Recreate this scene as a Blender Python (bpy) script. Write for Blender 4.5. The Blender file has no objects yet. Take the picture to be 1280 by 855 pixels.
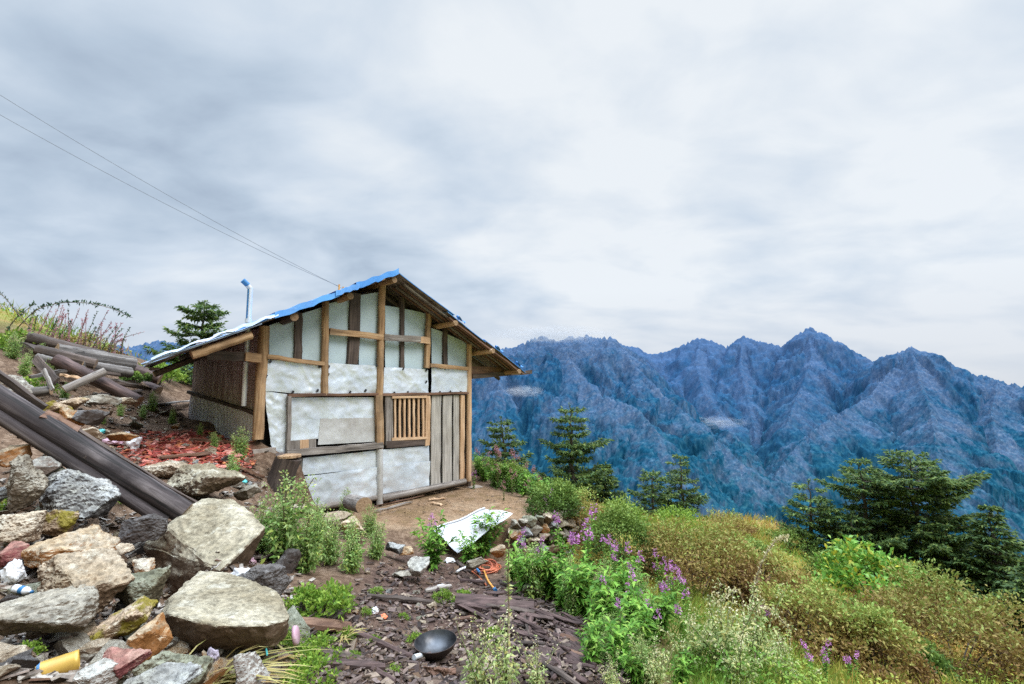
import bpy, bmesh, math, random
import numpy as np
from mathutils import Vector, Matrix, Euler

# ------------------------------------------------------------------ scene, camera, lens maths
scene = bpy.context.scene
col = scene.collection
W0, H0, FPX = 1280.0, 855.0, 604.0
PITCH = math.atan(62.5 / FPX)
EYE = 1.9
cam_d = bpy.data.cameras.new("Camera")
cam_d.sensor_width = 36.0
cam_d.lens = FPX / W0 * 36.0
cam_d.clip_start = 0.05
cam_d.clip_end = 40000
cam = bpy.data.objects.new("Camera", cam_d)
cam.location = (0, 0, EYE)
cam.rotation_euler = (math.pi / 2 + PITCH, 0, 0)
col.objects.link(cam)
scene.camera = cam
scene.cycles.use_denoising = False
scene.cycles.use_adaptive_sampling = False
CP, SP = math.cos(PITCH), math.sin(PITCH)


def at(px, py, Y):
    """world point measured in the photo at pixel (px, py), Y metres ahead of the tripod"""
    x = (px - W0 / 2) / FPX
    y = -(py - H0 / 2) / FPX
    dy = CP - y * SP
    dz = SP + y * CP
    return Vector((x / dy * Y, Y, EYE + dz / dy * Y))


def pix(p):
    x, y, z = p[0], p[1], p[2] - EYE
    f = y * CP + z * SP
    u = -y * SP + z * CP
    return (W0 / 2 + FPX * x / f, H0 / 2 - FPX * u / f)


# ------------------------------------------------------------------ noise
_rs = np.random.RandomState(7)
_perm = np.concatenate([_rs.permutation(256)] * 3)
_grad = _rs.normal(size=(256, 3))
_grad /= np.linalg.norm(_grad, axis=1)[:, None]


def perlin(P):
    P = np.asarray(P, float)
    I = np.floor(P).astype(int)
    F = P - I
    I &= 255
    Wt = F * F * F * (F * (F * 6 - 15) + 10)
    out = 0
    for dx in (0, 1):
        wx = Wt[..., 0] if dx else 1 - Wt[..., 0]
        for dy in (0, 1):
            wy = Wt[..., 1] if dy else 1 - Wt[..., 1]
            for dz in (0, 1):
                wz = Wt[..., 2] if dz else 1 - Wt[..., 2]
                h = _perm[_perm[_perm[(I[..., 0] + dx) & 255] + ((I[..., 1] + dy) & 255)] + ((I[..., 2] + dz) & 255)]
                g = _grad[h]
                d = g[..., 0] * (F[..., 0] - dx) + g[..., 1] * (F[..., 1] - dy) + g[..., 2] * (F[..., 2] - dz)
                out = out + wx * wy * wz * d
    return out * 1.5


def fbm(P, oct=4, lac=2.03, gain=0.5, ridged=False):
    P = np.asarray(P, float)
    a, s, out = 1.0, 1.0, 0
    for k in range(oct):
        n = perlin(P * s + k * 17.3)
        if ridged:
            n = 1 - 2 * np.abs(n)
        out = out + a * n
        a *= gain
        s *= lac
    return out


def P3(x, y, z=0.0):
    x, y = np.broadcast_arrays(np.asarray(x, float), np.asarray(y, float))
    return np.stack([x, y, np.zeros_like(x) + z], -1)


# ------------------------------------------------------------------ objects and names
def tag(o, label=None, cat=None, group=None, kind=None):
    if label: o["label"] = label
    if cat: o["category"] = cat
    if group: o["group"] = group
    if kind: o["kind"] = kind
    return o


def thing(name, label, cat, loc=(0, 0, 0), rotz=0.0, group=None):
    o = bpy.data.objects.new(name, None)
    o.empty_display_size = 0.2
    o.location = loc
    o.rotation_euler = (0, 0, rotz)
    col.objects.link(o)
    return tag(o, label, cat, group)


def copy_thing(src, loc, rotz=0.0, sc=1.0, label=None, group=None, tilt=(0, 0)):
    r = src.copy()
    col.objects.link(r)
    r.location = loc
    r.rotation_euler = (tilt[0], tilt[1], rotz)
    r.scale = (sc, sc, sc)
    if label: r["label"] = label
    if group: r["group"] = group
    for ch in KIDS.get(src.name, []):
        c = ch.copy()
        col.objects.link(c)
        c.parent = r
        KIDS.setdefault(r.name, []).append(c)
    return r


KIDS = {}


def link(name, me, parent=None, label=None):
    o = bpy.data.objects.new(name, me)
    col.objects.link(o)
    if parent is not None:
        o.parent = parent
        KIDS.setdefault(parent.name, []).append(o)
    if label: o["label"] = label
    return o


class MB:
    """collects shapes for ONE mesh object"""

    def __init__(s):
        s.v, s.f, s.m, s.g, s.sm = [], [], [], [], []

    def add(s, vs, fs, mi=0, grain=None, smooth=False):
        b = len(s.v)
        s.v += [tuple(p) for p in vs]
        s.g += [tuple(p) for p in (grain if grain is not None else vs)]
        for f in fs:
            s.f.append([b + i for i in f])
            s.m.append(mi)
            s.sm.append(smooth)
        return s

    def bar(s, a, b, w, h, up=(0, 0, 1), mi=0, jit=0.0, n=1):
        """a plank or beam from a to b: w sideways, h along 'up'; n lengthwise cuts"""
        a, b = Vector(a), Vector(b)
        d = (b - a)
        L = d.length
        d.normalize()
        sd = d.cross(Vector(up))
        if sd.length < 1e-5: sd = d.cross(Vector((1, 0, 0)))
        sd.normalize()
        u = sd.cross(d)
        off = random.random() * 50
        vs, gr = [], []
        for i in range(n + 1):
            t = i / n
            c = a + d * (L * t)
            jx, jy = random.uniform(-jit, jit), random.uniform(-jit, jit)
            for (x, y) in ((-1, -1), (1, -1), (1, 1), (-1, 1)):
                k = 1 + random.uniform(-jit, jit) / max(w, h, .01) * 1.5
                p = c + sd * (x * w / 2 * k + jx) + u * (y * h / 2 * k + jy)
                if i in (0, n): p = p + d * random.uniform(-jit, jit)
                vs.append(p)
                gr.append((x * w / 2 + off, y * h / 2 + off * .7, L * t + off))
        fs = [(3, 2, 1, 0), (4 * n, 4 * n + 1, 4 * n + 2, 4 * n + 3)]
        for i in range(n):
            q = 4 * i
            for k in range(4):
                k2 = (k + 1) % 4
                fs.append((q + k, q + k2, q + 4 + k2, q + 4 + k))
        return s.add(vs, fs, mi, gr)

    def tube(s, pts, radii, seg=8, mi=0, cap=True, capmi=None, rough=0.0, smooth=True, flat=1.0):
        pts = [Vector(p) for p in pts]
        n = len(pts)
        if not hasattr(radii, '__len__'): radii = [radii] * n
        vs, gr = [], []
        off = random.random() * 50
        u = None
        Lacc = 0
        ph = [random.uniform(0, 6.28) for _ in range(4)]
        for i, p in enumerate(pts):
            d = (pts[min(i + 1, n - 1)] - pts[max(i - 1, 0)])
            if d.length < 1e-9: d = Vector((0, 0, 1))
            d.normalize()
            if u is None:
                u = d.cross(Vector((0, 0, 1)))
                if u.length < 1e-3: u = Vector((1, 0, 0))
            u = (u - d * u.dot(d))
            u.normalize()
            w = d.cross(u)
            if i: Lacc += (p - pts[i - 1]).length
            for k in range(seg):
                a = 2 * math.pi * k / seg
                r = radii[i]
                if rough:
                    r *= 1 + rough * (math.sin(2 * a + ph[0] + Lacc * 1.1) * .5 + math.sin(3 * a + ph[1] - Lacc * 2) * .35
                                      + math.sin(7 * a + ph[2] + Lacc * 4) * .16 + random.uniform(-.25, .25))
                q = p + u * (math.cos(a) * r) + w * (math.sin(a) * r * flat)
                vs.append(q)
                gr.append((math.cos(a) * radii[i] + off, math.sin(a) * radii[i] + off, Lacc + off))
        fs = []
        for i in range(n - 1):
            for k in range(seg):
                k2 = (k + 1) % seg
                fs.append((i * seg + k, i * seg + k2, (i + 1) * seg + k2, (i + 1) * seg + k))
        s.add(vs, fs, mi, gr, smooth)
        if cap:
            cm = mi if capmi is None else capmi
            b = len(vs)
            s.add(vs[:seg], [tuple(range(seg - 1, -1, -1))], cm, gr[:seg])
            s.add(vs[b - seg:b], [tuple(range(seg))], cm, gr[b - seg:b])
        return s

    def lathe(s, prof, seg=24, mi=0, M=None, smooth=True):
        vs = []
        for (r, z) in prof:
            for k in range(seg):
                a = 2 * math.pi * k / seg
                p = Vector((r * math.cos(a), r * math.sin(a), z))
                vs.append(M @ p if M is not None else p)
        fs = []
        for i in range(len(prof) - 1):
            for k in range(seg):
                k2 = (k + 1) % seg
                fs.append((i * seg + k, i * seg + k2, (i + 1) * seg + k2, (i + 1) * seg + k))
        return s.add(vs, fs, mi, None, smooth)

    def grid(s, fn, nu, nv, mi=0, smooth=True, flip=False):
        vs = [fn(i / nu, j / nv) for j in range(nv + 1) for i in range(nu + 1)]
        fs = []
        for j in range(nv):
            for i in range(nu):
                a = j * (nu + 1) + i
                q = (a, a + 1, a + nu + 2, a + nu + 1)
                fs.append(q[::-1] if flip else q)
        return s.add(vs, fs, mi, None, smooth)

    def build(s, name, mats, parent=None, root=None, label=None):
        """vertices are world points; they are stored relative to 'root' (or as they are)"""
        me = bpy.data.meshes.new(name)
        v = s.v
        if root is not None:
            L = root.location
            v = [(p[0] - L[0], p[1] - L[1], p[2] - L[2]) for p in v]
        me.from_pydata(v, [], s.f)
        at_ = me.attributes.new("grain", 'FLOAT_VECTOR', 'POINT')
        at_.data.foreach_set("vector", np.asarray(s.g, np.float32).ravel())
        for m in (mats if isinstance(mats, (list, tuple)) else [mats]):
            me.materials.append(m)
        me.polygons.foreach_set("material_index", s.m)
        me.polygons.foreach_set("use_smooth", s.sm)
        me.update()
        return link(name, me, parent, label)


def quad_mesh(name, V, mat, parent=None, tint=None, smooth=False, nside=4):
    """V: (n, nside, 3) separate polygons made fast"""
    n = len(V)
    me = bpy.data.meshes.new(name)
    me.vertices.add(n * nside)
    me.vertices.foreach_set("co", np.asarray(V, np.float32).reshape(-1))
    me.loops.add(n * nside)
    me.loops.foreach_set("vertex_index", np.arange(n * nside, dtype=np.int32))
    me.polygons.add(n)
    me.polygons.foreach_set("loop_start", np.arange(0, n * nside, nside, dtype=np.int32))
    if tint is not None:
        a = me.attributes.new("tint", 'FLOAT', 'POINT')
        a.data.foreach_set("value", np.repeat(np.asarray(tint, np.float32), nside))
    me.materials.append(mat)
    me.update(calc_edges=True)
    me.validate()
    return link(name, me, parent)


def unit(a):
    return a / (np.linalg.norm(a, axis=-1, keepdims=True) + 1e-9)


def leaf_quads(P, D, N, L, Wd, droop=0.0):
    """diamond leaves: base P, direction D, normal-ish N, length L, width Wd"""
    D = unit(D)
    S = unit(np.cross(D, N))
    L = np.asarray(L)[:, None]
    Wd = np.asarray(Wd)[:, None]
    mid = P + D * L * .45 + np.array([0, 0, 1]) * L * droop * .3
    tip = P + D * L - np.array([0, 0, 1]) * L * droop
    return np.stack([P, mid + S * Wd * .5, tip, mid - S * Wd * .5], 1)


def rnd_dirs(rs, n, zmin=-1.0, zmax=1.0):
    z = rs.uniform(zmin, zmax, n)
    a = rs.uniform(0, 2 * np.pi, n)
    r = np.sqrt(np.maximum(0, 1 - z * z))
    return np.stack([r * np.cos(a), r * np.sin(a), z], 1)


def chip_boxes(P, size, yaw, tilt, roll):
    """n thin broken boxes -> (n*6, 4, 3) quads"""
    n = len(P)
    c = np.array([[-1, -1, -1], [1, -1, -1], [1, 1, -1], [-1, 1, -1], [-1, -1, 1], [1, -1, 1], [1, 1, 1], [-1, 1, 1]], float)
    rs = np.random.RandomState(n)
    V = c[None] * (size[:, None, :] / 2) * rs.uniform(.55, 1.1, (n, 8, 3))
    cy, sy, ct, st, cr, sr = np.cos(yaw), np.sin(yaw), np.cos(tilt), np.sin(tilt), np.cos(roll), np.sin(roll)
    x, y, z = V[..., 0], V[..., 1], V[..., 2]
    y, z = y * cr[:, None] - z * sr[:, None], y * sr[:, None] + z * cr[:, None]
    x, z = x * ct[:, None] + z * st[:, None], -x * st[:, None] + z * ct[:, None]
    x, y = x * cy[:, None] - y * sy[:, None], x * sy[:, None] + y * cy[:, None]
    V = np.stack([x, y, z], -1) + P[:, None, :]
    F = np.array([[3, 2, 1, 0], [4, 5, 6, 7], [0, 1, 5, 4], [1, 2, 6, 5], [2, 3, 7, 6], [3, 0, 4, 7]])
    return V[:, F].reshape(-1, 4, 3)
# ------------------------------------------------------------------ materials (all node based)
def new_mat(name):
    m = bpy.data.materials.new(name)
    m.use_nodes = True
    nt = m.node_tree
    for n in list(nt.nodes): nt.nodes.remove(n)
    return m, nt


def nd(nt, t, **kw):
    n = nt.nodes.new(t)
    for k, v in kw.items():
        if k.startswith('i_'):
            key = k[2:]
            n.inputs[int(key) if key.isdigit() else key.replace('_', ' ')].default_value = v
        else:
            setattr(n, k, v)
    return n


def ramp(nt, fac, stops, interp='LINEAR'):
    r = nt.nodes.new('ShaderNodeValToRGB')
    r.color_ramp.interpolation = interp
    el = r.color_ramp.elements
    while len(el) < len(stops): el.new(0.5)
    for e, (p, c) in zip(el, stops):
        e.position = p
        e.color = (c[0], c[1], c[2], 1)
    nt.links.new(fac, r.inputs[0])
    return r.outputs[0]


def noise_tex(nt, vec, scale, detail=5, rough=0.55, dist=0.0):
    n = nd(nt, 'ShaderNodeTexNoise')
    n.inputs['Scale'].default_value = scale
    n.inputs['Detail'].default_value = detail
    n.inputs['Roughness'].default_value = rough
    n.inputs['Distortion'].default_value = dist
    if vec is not None: nt.links.new(vec, n.inputs['Vector'])
    return n.outputs['Fac']


def mixc(nt, fac, a, b, mode='MIX'):
    m = nd(nt, 'ShaderNodeMix', data_type='RGBA', blend_type=mode)
    for sock, val in ((m.inputs[0], fac), (m.inputs[6], a), (m.inputs[7], b)):
        if hasattr(val, 'is_linked'): nt.links.new(val, sock)
        elif isinstance(val, (int, float)): sock.default_value = val
        else: sock.default_value = (val[0], val[1], val[2], 1)
    return m.outputs[2]


def math_n(nt, op, a, b=None, clamp=False):
    m = nd(nt, 'ShaderNodeMath', operation=op, use_clamp=clamp)
    for sock, val in ((m.inputs[0], a), (m.inputs[1], b)):
        if val is None: continue
        if hasattr(val, 'is_linked'): nt.links.new(val, sock)
        else: sock.default_value = val
    return m.outputs[0]


def mapr(nt, v, a, b, c=0.0, d=1.0):
    m = nd(nt, 'ShaderNodeMapRange')
    nt.links.new(v, m.inputs[0])
    for i, k in enumerate((a, b, c, d)): m.inputs[i + 1].default_value = k
    return m.outputs[0]


def finish(m, nt, colr, rough=0.8, metal=0.0, bump=None, bstr=0.3, bdist=0.02, spec=0.3):
    b = nd(nt, 'ShaderNodeBsdfPrincipled')
    o = nd(nt, 'ShaderNodeOutputMaterial')
    if hasattr(colr, 'is_linked'): nt.links.new(colr, b.inputs['Base Color'])
    else: b.inputs['Base Color'].default_value = (colr[0], colr[1], colr[2], 1)
    if hasattr(rough, 'is_linked'): nt.links.new(rough, b.inputs['Roughness'])
    else: b.inputs['Roughness'].default_value = rough
    b.inputs['Metallic'].default_value = metal
    b.inputs['Specular IOR Level'].default_value = spec
    if bump is not None:
        bn = nd(nt, 'ShaderNodeBump')
        bn.inputs['Strength'].default_value = bstr
        bn.inputs['Distance'].default_value = bdist
        nt.links.new(bump, bn.inputs['Height'])
        nt.links.new(bn.outputs[0], b.inputs['Normal'])
    nt.links.new(b.outputs[0], o.inputs[0])
    return m


def attr(nt, name):
    return nd(nt, 'ShaderNodeAttribute', attribute_name=name)


def island(nt):
    return nd(nt, 'ShaderNodeNewGeometry').outputs['Random Per Island']


def objrand(nt):
    return nd(nt, 'ShaderNodeObjectInfo').outputs['Random']


def wood_mat(name, dark, mid, light, sc=(26, 26, 1.6), rough=0.75, stain=0.35, stainc=(.02, .016, .014), bdist=.012, var=.25, cracks=.0):
    m, nt = new_mat(name)
    g = attr(nt, 'grain').outputs['Vector']
    mp = nd(nt, 'ShaderNodeMapping')
    mp.inputs['Scale'].default_value = sc
    nt.links.new(g, mp.inputs['Vector'])
    n1 = noise_tex(nt, mp.outputs[0], 1.0, 7, .62, .6)
    c = ramp(nt, n1, [(.3, dark), (.5, mid), (.7, light)])
    n2 = noise_tex(nt, g, 2.3, 5, .6)
    st = ramp(nt, n2, [(.42, (0, 0, 0)), (.66, (stain, stain, stain))])
    c = mixc(nt, st, c, stainc)
    if var:
        v = mapr(nt, island(nt), 0, 1, 1 - var, 1 + var)
        vm = nd(nt, 'ShaderNodeCombineColor')
        for i in range(3): nt.links.new(v, vm.inputs[i])
        c = mixc(nt, 1.0, c, vm.outputs[0], 'MULTIPLY')
    if cracks:
        mp2 = nd(nt, 'ShaderNodeMapping')
        mp2.inputs['Scale'].default_value = (sc[0] * .45, sc[1] * .45, sc[2] * .35)
        nt.links.new(g, mp2.inputs['Vector'])
        n3 = noise_tex(nt, mp2.outputs[0], 1.0, 3, .5, .3)
        ck = math_n(nt, 'ABSOLUTE', math_n(nt, 'SUBTRACT', n3, .5))
        ck = ramp(nt, ck, [(.0, (cracks,) * 3), (.022, (0, 0, 0))])
        c = mixc(nt, ck, c, (.008, .007, .007))
    return finish(m, nt, c, rough, bump=n1, bstr=.6, bdist=bdist)


def rock_mat(name, c0, c1, c2, side=(.055, .035, .022), lich=.5, lichc=(.42, .42, .36), sc=1.0, moss=None):
    m, nt = new_mat(name)
    tc = nd(nt, 'ShaderNodeTexCoord')
    ov = nd(nt, 'ShaderNodeVectorMath', operation='ADD')
    nt.links.new(tc.outputs['Object'], ov.inputs[0])
    oi = nd(nt, 'ShaderNodeObjectInfo')
    rv = nd(nt, 'ShaderNodeVectorMath', operation='SCALE')
    nt.links.new(oi.outputs['Location'], rv.inputs[0])
    rv.inputs['Scale'].default_value = 3.7
    nt.links.new(rv.outputs[0], ov.inputs[1])
    v = ov.outputs[0]
    n1 = noise_tex(nt, v, 3.2 * sc, 9, .68, 0)
    n2 = noise_tex(nt, v, 26 * sc, 6, .7)
    n3 = noise_tex(nt, v, 85 * sc, 3, .6)
    c = ramp(nt, n1, [(.3, c0), (.5, c1), (.68, c2)])
    sp = ramp(nt, n2, [(.35, (.38, .38, .38)), (.62, (1.2, 1.2, 1.2))])
    c = mixc(nt, .85, c, sp, 'MULTIPLY')
    bl = ramp(nt, noise_tex(nt, v, 1.7 * sc, 5, .6, .6), [(.36, (.62, .56, .47)), (.58, (1.05, 1.05, 1.05))])
    c = mixc(nt, .8, c, bl, 'MULTIPLY')
    lm = ramp(nt, noise_tex(nt, v, 6.5 * sc, 8, .74, .1), [(.55, (0, 0, 0)), (.63, (lich, lich, lich))])
    c = mixc(nt, lm, c, lichc)
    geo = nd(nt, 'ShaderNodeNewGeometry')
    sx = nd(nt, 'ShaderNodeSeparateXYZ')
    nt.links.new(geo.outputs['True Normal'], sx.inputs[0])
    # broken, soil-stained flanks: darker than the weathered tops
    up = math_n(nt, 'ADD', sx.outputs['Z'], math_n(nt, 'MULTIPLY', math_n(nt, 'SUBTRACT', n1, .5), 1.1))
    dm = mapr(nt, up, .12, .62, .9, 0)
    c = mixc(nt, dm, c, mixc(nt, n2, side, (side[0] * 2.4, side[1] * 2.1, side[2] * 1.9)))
    if moss:
        mm = ramp(nt, noise_tex(nt, v, 4.0, 5, .7), [(.5, (0, 0, 0)), (.57, (.9, .9, .9))])
        c = mixc(nt, mm, c, mixc(nt, n3, moss, (moss[0] * 2.5, moss[1] * 2.2, moss[2])))
    hb = math_n(nt, 'ADD', math_n(nt, 'MULTIPLY', n2, .7), math_n(nt, 'MULTIPLY', n3, .3))
    return finish(m, nt, c, .85, bump=hb, bstr=.8, bdist=.02, spec=.2)


def leaf_mat(name, stops, trans=.3, rough=.6, hue_obj=.12, tint=False, dark_in=None):
    m, nt = new_mat(name)
    r = island(nt)
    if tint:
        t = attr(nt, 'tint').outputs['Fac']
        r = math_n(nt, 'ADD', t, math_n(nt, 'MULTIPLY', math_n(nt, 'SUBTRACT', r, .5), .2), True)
    n = len(stops)
    c = ramp(nt, r, [(i / (n - 1), s) for i, s in enumerate(stops)])
    v = mapr(nt, objrand(nt), 0, 1, 1 - hue_obj, 1 + hue_obj)
    cc = nd(nt, 'ShaderNodeCombineColor')
    for i in range(3): nt.links.new(v, cc.inputs[i])
    c = mixc(nt, 1.0, c, cc.outputs[0], 'MULTIPLY')
    b = nd(nt, 'ShaderNodeBsdfPrincipled')
    b.inputs['Roughness'].default_value = rough
    b.inputs['Specular IOR Level'].default_value = .25
    nt.links.new(c, b.inputs['Base Color'])
    tr = nd(nt, 'ShaderNodeBsdfTranslucent')
    nt.links.new(c, tr.inputs[0])
    mx = nd(nt, 'ShaderNodeMixShader')
    mx.inputs[0].default_value = trans
    nt.links.new(b.outputs[0], mx.inputs[1])
    nt.links.new(tr.outputs[0], mx.inputs[2])
    o = nd(nt, 'ShaderNodeOutputMaterial')
    nt.links.new(mx.outputs[0], o.inputs[0])
    return m


def plain_mat(name, c, c2=None, sc=8, rough=.5, metal=0.0, bdist=.004, bstr=.2, var=0.0, spec=.4):
    m, nt = new_mat(name)
    tc = nd(nt, 'ShaderNodeTexCoord').outputs['Object']
    n = noise_tex(nt, tc, sc, 6, .6, .3)
    c2 = c2 or tuple(k * .7 for k in c)
    cc = ramp(nt, n, [(.35, c2), (.62, c)])
    if var:
        v = mapr(nt, island(nt), 0, 1, 1 - var, 1 + var)
        vm = nd(nt, 'ShaderNodeCombineColor')
        for i in range(3): nt.links.new(v, vm.inputs[i])
        cc = mixc(nt, 1.0, cc, vm.outputs[0], 'MULTIPLY')
    return finish(m, nt, cc, rough, metal, bump=n, bstr=bstr, bdist=bdist, spec=spec)


def chips_mat(name, stops, rough=.85):
    m, nt = new_mat(name)
    n = len(stops)
    c = ramp(nt, island(nt), [(i / (n - 1), s) for i, s in enumerate(stops)])
    tc = nd(nt, 'ShaderNodeTexCoord').outputs['Object']
    nz = noise_tex(nt, tc, 30, 5, .65)
    c = mixc(nt, 1.0, c, ramp(nt, nz, [(.3, (.55, .55, .55)), (.65, (1.25, 1.25, 1.25))]), 'MULTIPLY')
    return finish(m, nt, c, rough, bump=nz, bstr=.5, bdist=.01)


M = {}
M['wood_fresh'] = wood_mat('fresh_peeled_wood', (.19, .105, .05), (.38, .235, .125), (.52, .37, .23), stain=.6, stainc=(.09, .06, .04), var=.18)
M['wood_pale'] = wood_mat('pale_sawn_wood', (.36, .2, .1), (.55, .36, .22), (.68, .5, .34), stain=.3, stainc=(.2, .12, .07), var=.12)
M['wood_grey'] = wood_mat('weathered_grey_wood', (.1, .085, .075), (.24, .21, .19), (.38, .35, .32), stain=.5, stainc=(.09, .07, .055), cracks=.6)
M['wood_door'] = wood_mat('sun_bleached_door_wood', (.21, .195, .18), (.37, .345, .315), (.5, .465, .42), stain=.35, stainc=(.2, .17, .13), cracks=.4)
M['wood_old'] = wood_mat('old_weathered_log_wood', (.04, .035, .032), (.125, .11, .1), (.29, .265, .245), stain=.6, stainc=(.03, .024, .02), cracks=.9)
M['wood_dark'] = wood_mat('dark_old_wood', (.035, .026, .022), (.085, .062, .052), (.16, .12, .1), stain=.5, cracks=.4)
M['wood_brown'] = wood_mat('red_brown_wood', (.075, .04, .026), (.16, .085, .055), (.28, .17, .11), stain=.4)
M['wood_log'] = wood_mat('weathered_purple_grey_log', (.013, .009, .009), (.045, .034, .034), (.17, .145, .145), sc=(14, 14, 1.1), stain=.7, stainc=(.012, .009, .011), cracks=.95, bdist=.013)
M['wood_cut'] = wood_mat('cut_log_end', (.2, .11, .06), (.36, .23, .13), (.45, .32, .2), sc=(40, 40, 1), stain=.5, stainc=(.1, .06, .04))
M['bark'] = wood_mat('dark_bark', (.022, .014, .013), (.072, .044, .04), (.145, .095, .085), sc=(30, 30, 2.5), stain=.4, var=.5)
M['trunk'] = wood_mat('tree_bark', (.03, .024, .02), (.08, .065, .055), (.16, .14, .12), sc=(20, 20, 4))
M['stalk'] = plain_mat('plant_stalk', (.16, .1, .06), (.1, .06, .05), rough=.7)
M['stalk_green'] = plain_mat('green_stalk', (.14, .18, .06), (.12, .09, .05), rough=.7)
M['iron'] = plain_mat('blackened_iron', (.09, .095, .105), (.03, .031, .035), sc=10, rough=.38, metal=.6)
M['iron_rust'] = plain_mat('rusty_iron', (.05, .032, .025), (.02, .016, .015), sc=14, rough=.6, metal=.3)
M['tack'] = plain_mat('black_rubber', (.02, .02, .022), rough=.7)
M['hose'] = plain_mat('orange_hose', (.42, .11, .045), (.25, .06, .03), sc=12, rough=.45)
M['hose2'] = plain_mat('amber_hose', (.7, .33, .07), (.55, .25, .06), rough=.4)
M['blue_plastic'] = plain_mat('blue_plastic', (.03, .16, .35), rough=.35)
M['white_plastic'] = plain_mat('white_plastic', (.75, .76, .78), (.5, .5, .52), sc=9, rough=.4)
M['pink_plastic'] = plain_mat('pink_plastic', (.5, .34, .4), (.4, .22, .28), rough=.5)
M['green_plastic'] = plain_mat('green_plastic', (.05, .34, .25), (.03, .22, .17), rough=.3)
M['orange_plastic'] = plain_mat('orange_wrapper', (.72, .2, .08), (.6, .14, .07), rough=.4)
M['red_cloth'] = plain_mat('red_cloth', (.5, .01, .06), (.35, .01, .04), rough=.8)
M['yellow_tin'] = plain_mat('yellow_tin', (.58, .38, .07), (.4, .24, .06), rough=.35, metal=.2)
M['aqua_plastic'] = plain_mat('aqua_plastic', (.1, .5, .5), rough=.35)
M['wire'] = plain_mat('grey_wire', (.13, .14, .16), rough=.6)
M['concrete'] = plain_mat('concrete_block', (.36, .31, .27), (.22, .18, .15), sc=10, rough=.9)


def stain_metal(name, base, base2, rust, rust_amt=.5, metal=.4, rough=.45, bsc=5, bdist=.02, streak=False, scale=1.0, crease=0):
    m, nt = new_mat(name)
    tc = nd(nt, 'ShaderNodeTexCoord').outputs['Object']
    n1 = noise_tex(nt, tc, 2.2 * scale, 6, .6, .5)
    n2 = noise_tex(nt, tc, 14 * scale, 5, .65)
    c = ramp(nt, n1, [(.35, base2), (.6, base)])
    v = tc
    if streak:
        mp = nd(nt, 'ShaderNodeMapping')
        mp.inputs['Scale'].default_value = (9, 9, .9)
        nt.links.new(tc, mp.inputs['Vector'])
        v = mp.outputs[0]
    n3 = noise_tex(nt, v, 1.5 * scale, 7, .68, .3)
    rm = ramp(nt, n3, [(.5 - .2 * rust_amt, (0, 0, 0)), (.72 - .12 * rust_amt, (min(1, rust_amt * 1.3),) * 3)])
    c = mixc(nt, rm, c, mixc(nt, n2, rust, tuple(k * .5 for k in rust)))
    if crease:
        wv = nd(nt, 'ShaderNodeVectorMath', operation='ADD')
        nz = nd(nt, 'ShaderNodeTexNoise'); nz.inputs['Scale'].default_value = 3.0
        nt.links.new(tc, nz.inputs['Vector'])
        sc_ = nd(nt, 'ShaderNodeVectorMath', operation='SCALE'); sc_.inputs['Scale'].default_value = .18
        nt.links.new(nz.outputs['Color'], sc_.inputs[0]); nt.links.new(tc, wv.inputs[0]); nt.links.new(sc_.outputs[0], wv.inputs[1])
        hs = []
        for s_ in (crease, crease * 2.7):
            vo = nd(nt, 'ShaderNodeTexVoronoi', feature='F1'); vo.inputs['Scale'].default_value = s_
            nt.links.new(wv.outputs[0], vo.inputs['Vector']); hs.append(vo.outputs['Distance'])
        n4 = math_n(nt, 'ADD', hs[0], math_n(nt, 'MULTIPLY', hs[1], .35))
    else:
        n4 = noise_tex(nt, tc, bsc, 4, .6, 1.2)
    return finish(m, nt, c, rough, metal, bump=n4, bstr=.5, bdist=bdist, spec=.5)


M['foil'] = stain_metal('crumpled_white_foil', (.72, .77, .825), (.58, .64, .71), (.34, .3, .26), .25, .35, .36, 9, .04, False, 1.0, 2.6)
M['foil_dirty'] = stain_metal('dirty_white_foil', (.6, .6, .6), (.5, .49, .48), (.36, .31, .26), .55, .3, .45, 9, .02, False, 1.0, 3)
M['panel'] = stain_metal('pale_blue_panel', (.45, .555, .61), (.4, .5, .57), (.3, .37, .41), .15, 0, .55, 3, .004)
M['tin_side'] = stain_metal('rusty_side_tin', (.62, .57, .58), (.46, .4, .4), (.28, .16, .125), .75, .1, .6, 8, .012, True)
M['tin_side_low'] = stain_metal('pale_streaked_tin', (.8, .85, .92), (.66, .68, .74), (.4, .25, .22), .45, .15, .5, 8, .012, True)
M['roof_blue'] = stain_metal('blue_coated_roof_tin', (.05, .22, .56), (.08, .3, .66), (.5, .58, .66), .15, .1, .38, 6, .006)
M['roof_pale'] = stain_metal('faded_blue_roof_tin', (.33, .44, .6), (.2, .34, .58), (.6, .62, .66), .5, .2, .4, 6, .006)
M['pipe_blue'] = stain_metal('blue_pipe_tin', (.04, .16, .36), (.05, .2, .42), (.3, .3, .3), .2, .1, .45, 6, .004)
M['roof_under'] = stain_metal('rusty_corrugated_underside', (.3, .27, .26), (.15, .12, .11), (.13, .075, .05), .6, .2, .6, 8, .006, False, 2)
M['galv'] = stain_metal('galvanised_pipe', (.68, .7, .72), (.55, .57, .6), (.35, .32, .3), .2, .3, .4, 5, .003)
M['sheet'] = stain_metal('white_sheet_metal', (.5, .51, .54), (.4, .41, .45), (.3, .25, .2), .3, .15, .45, 4, .01)
M['dark_in'] = plain_mat('painted_dark_interior', (.012, .011, .01), rough=.9)  # near-black colour standing in for the unlit hut inside

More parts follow.
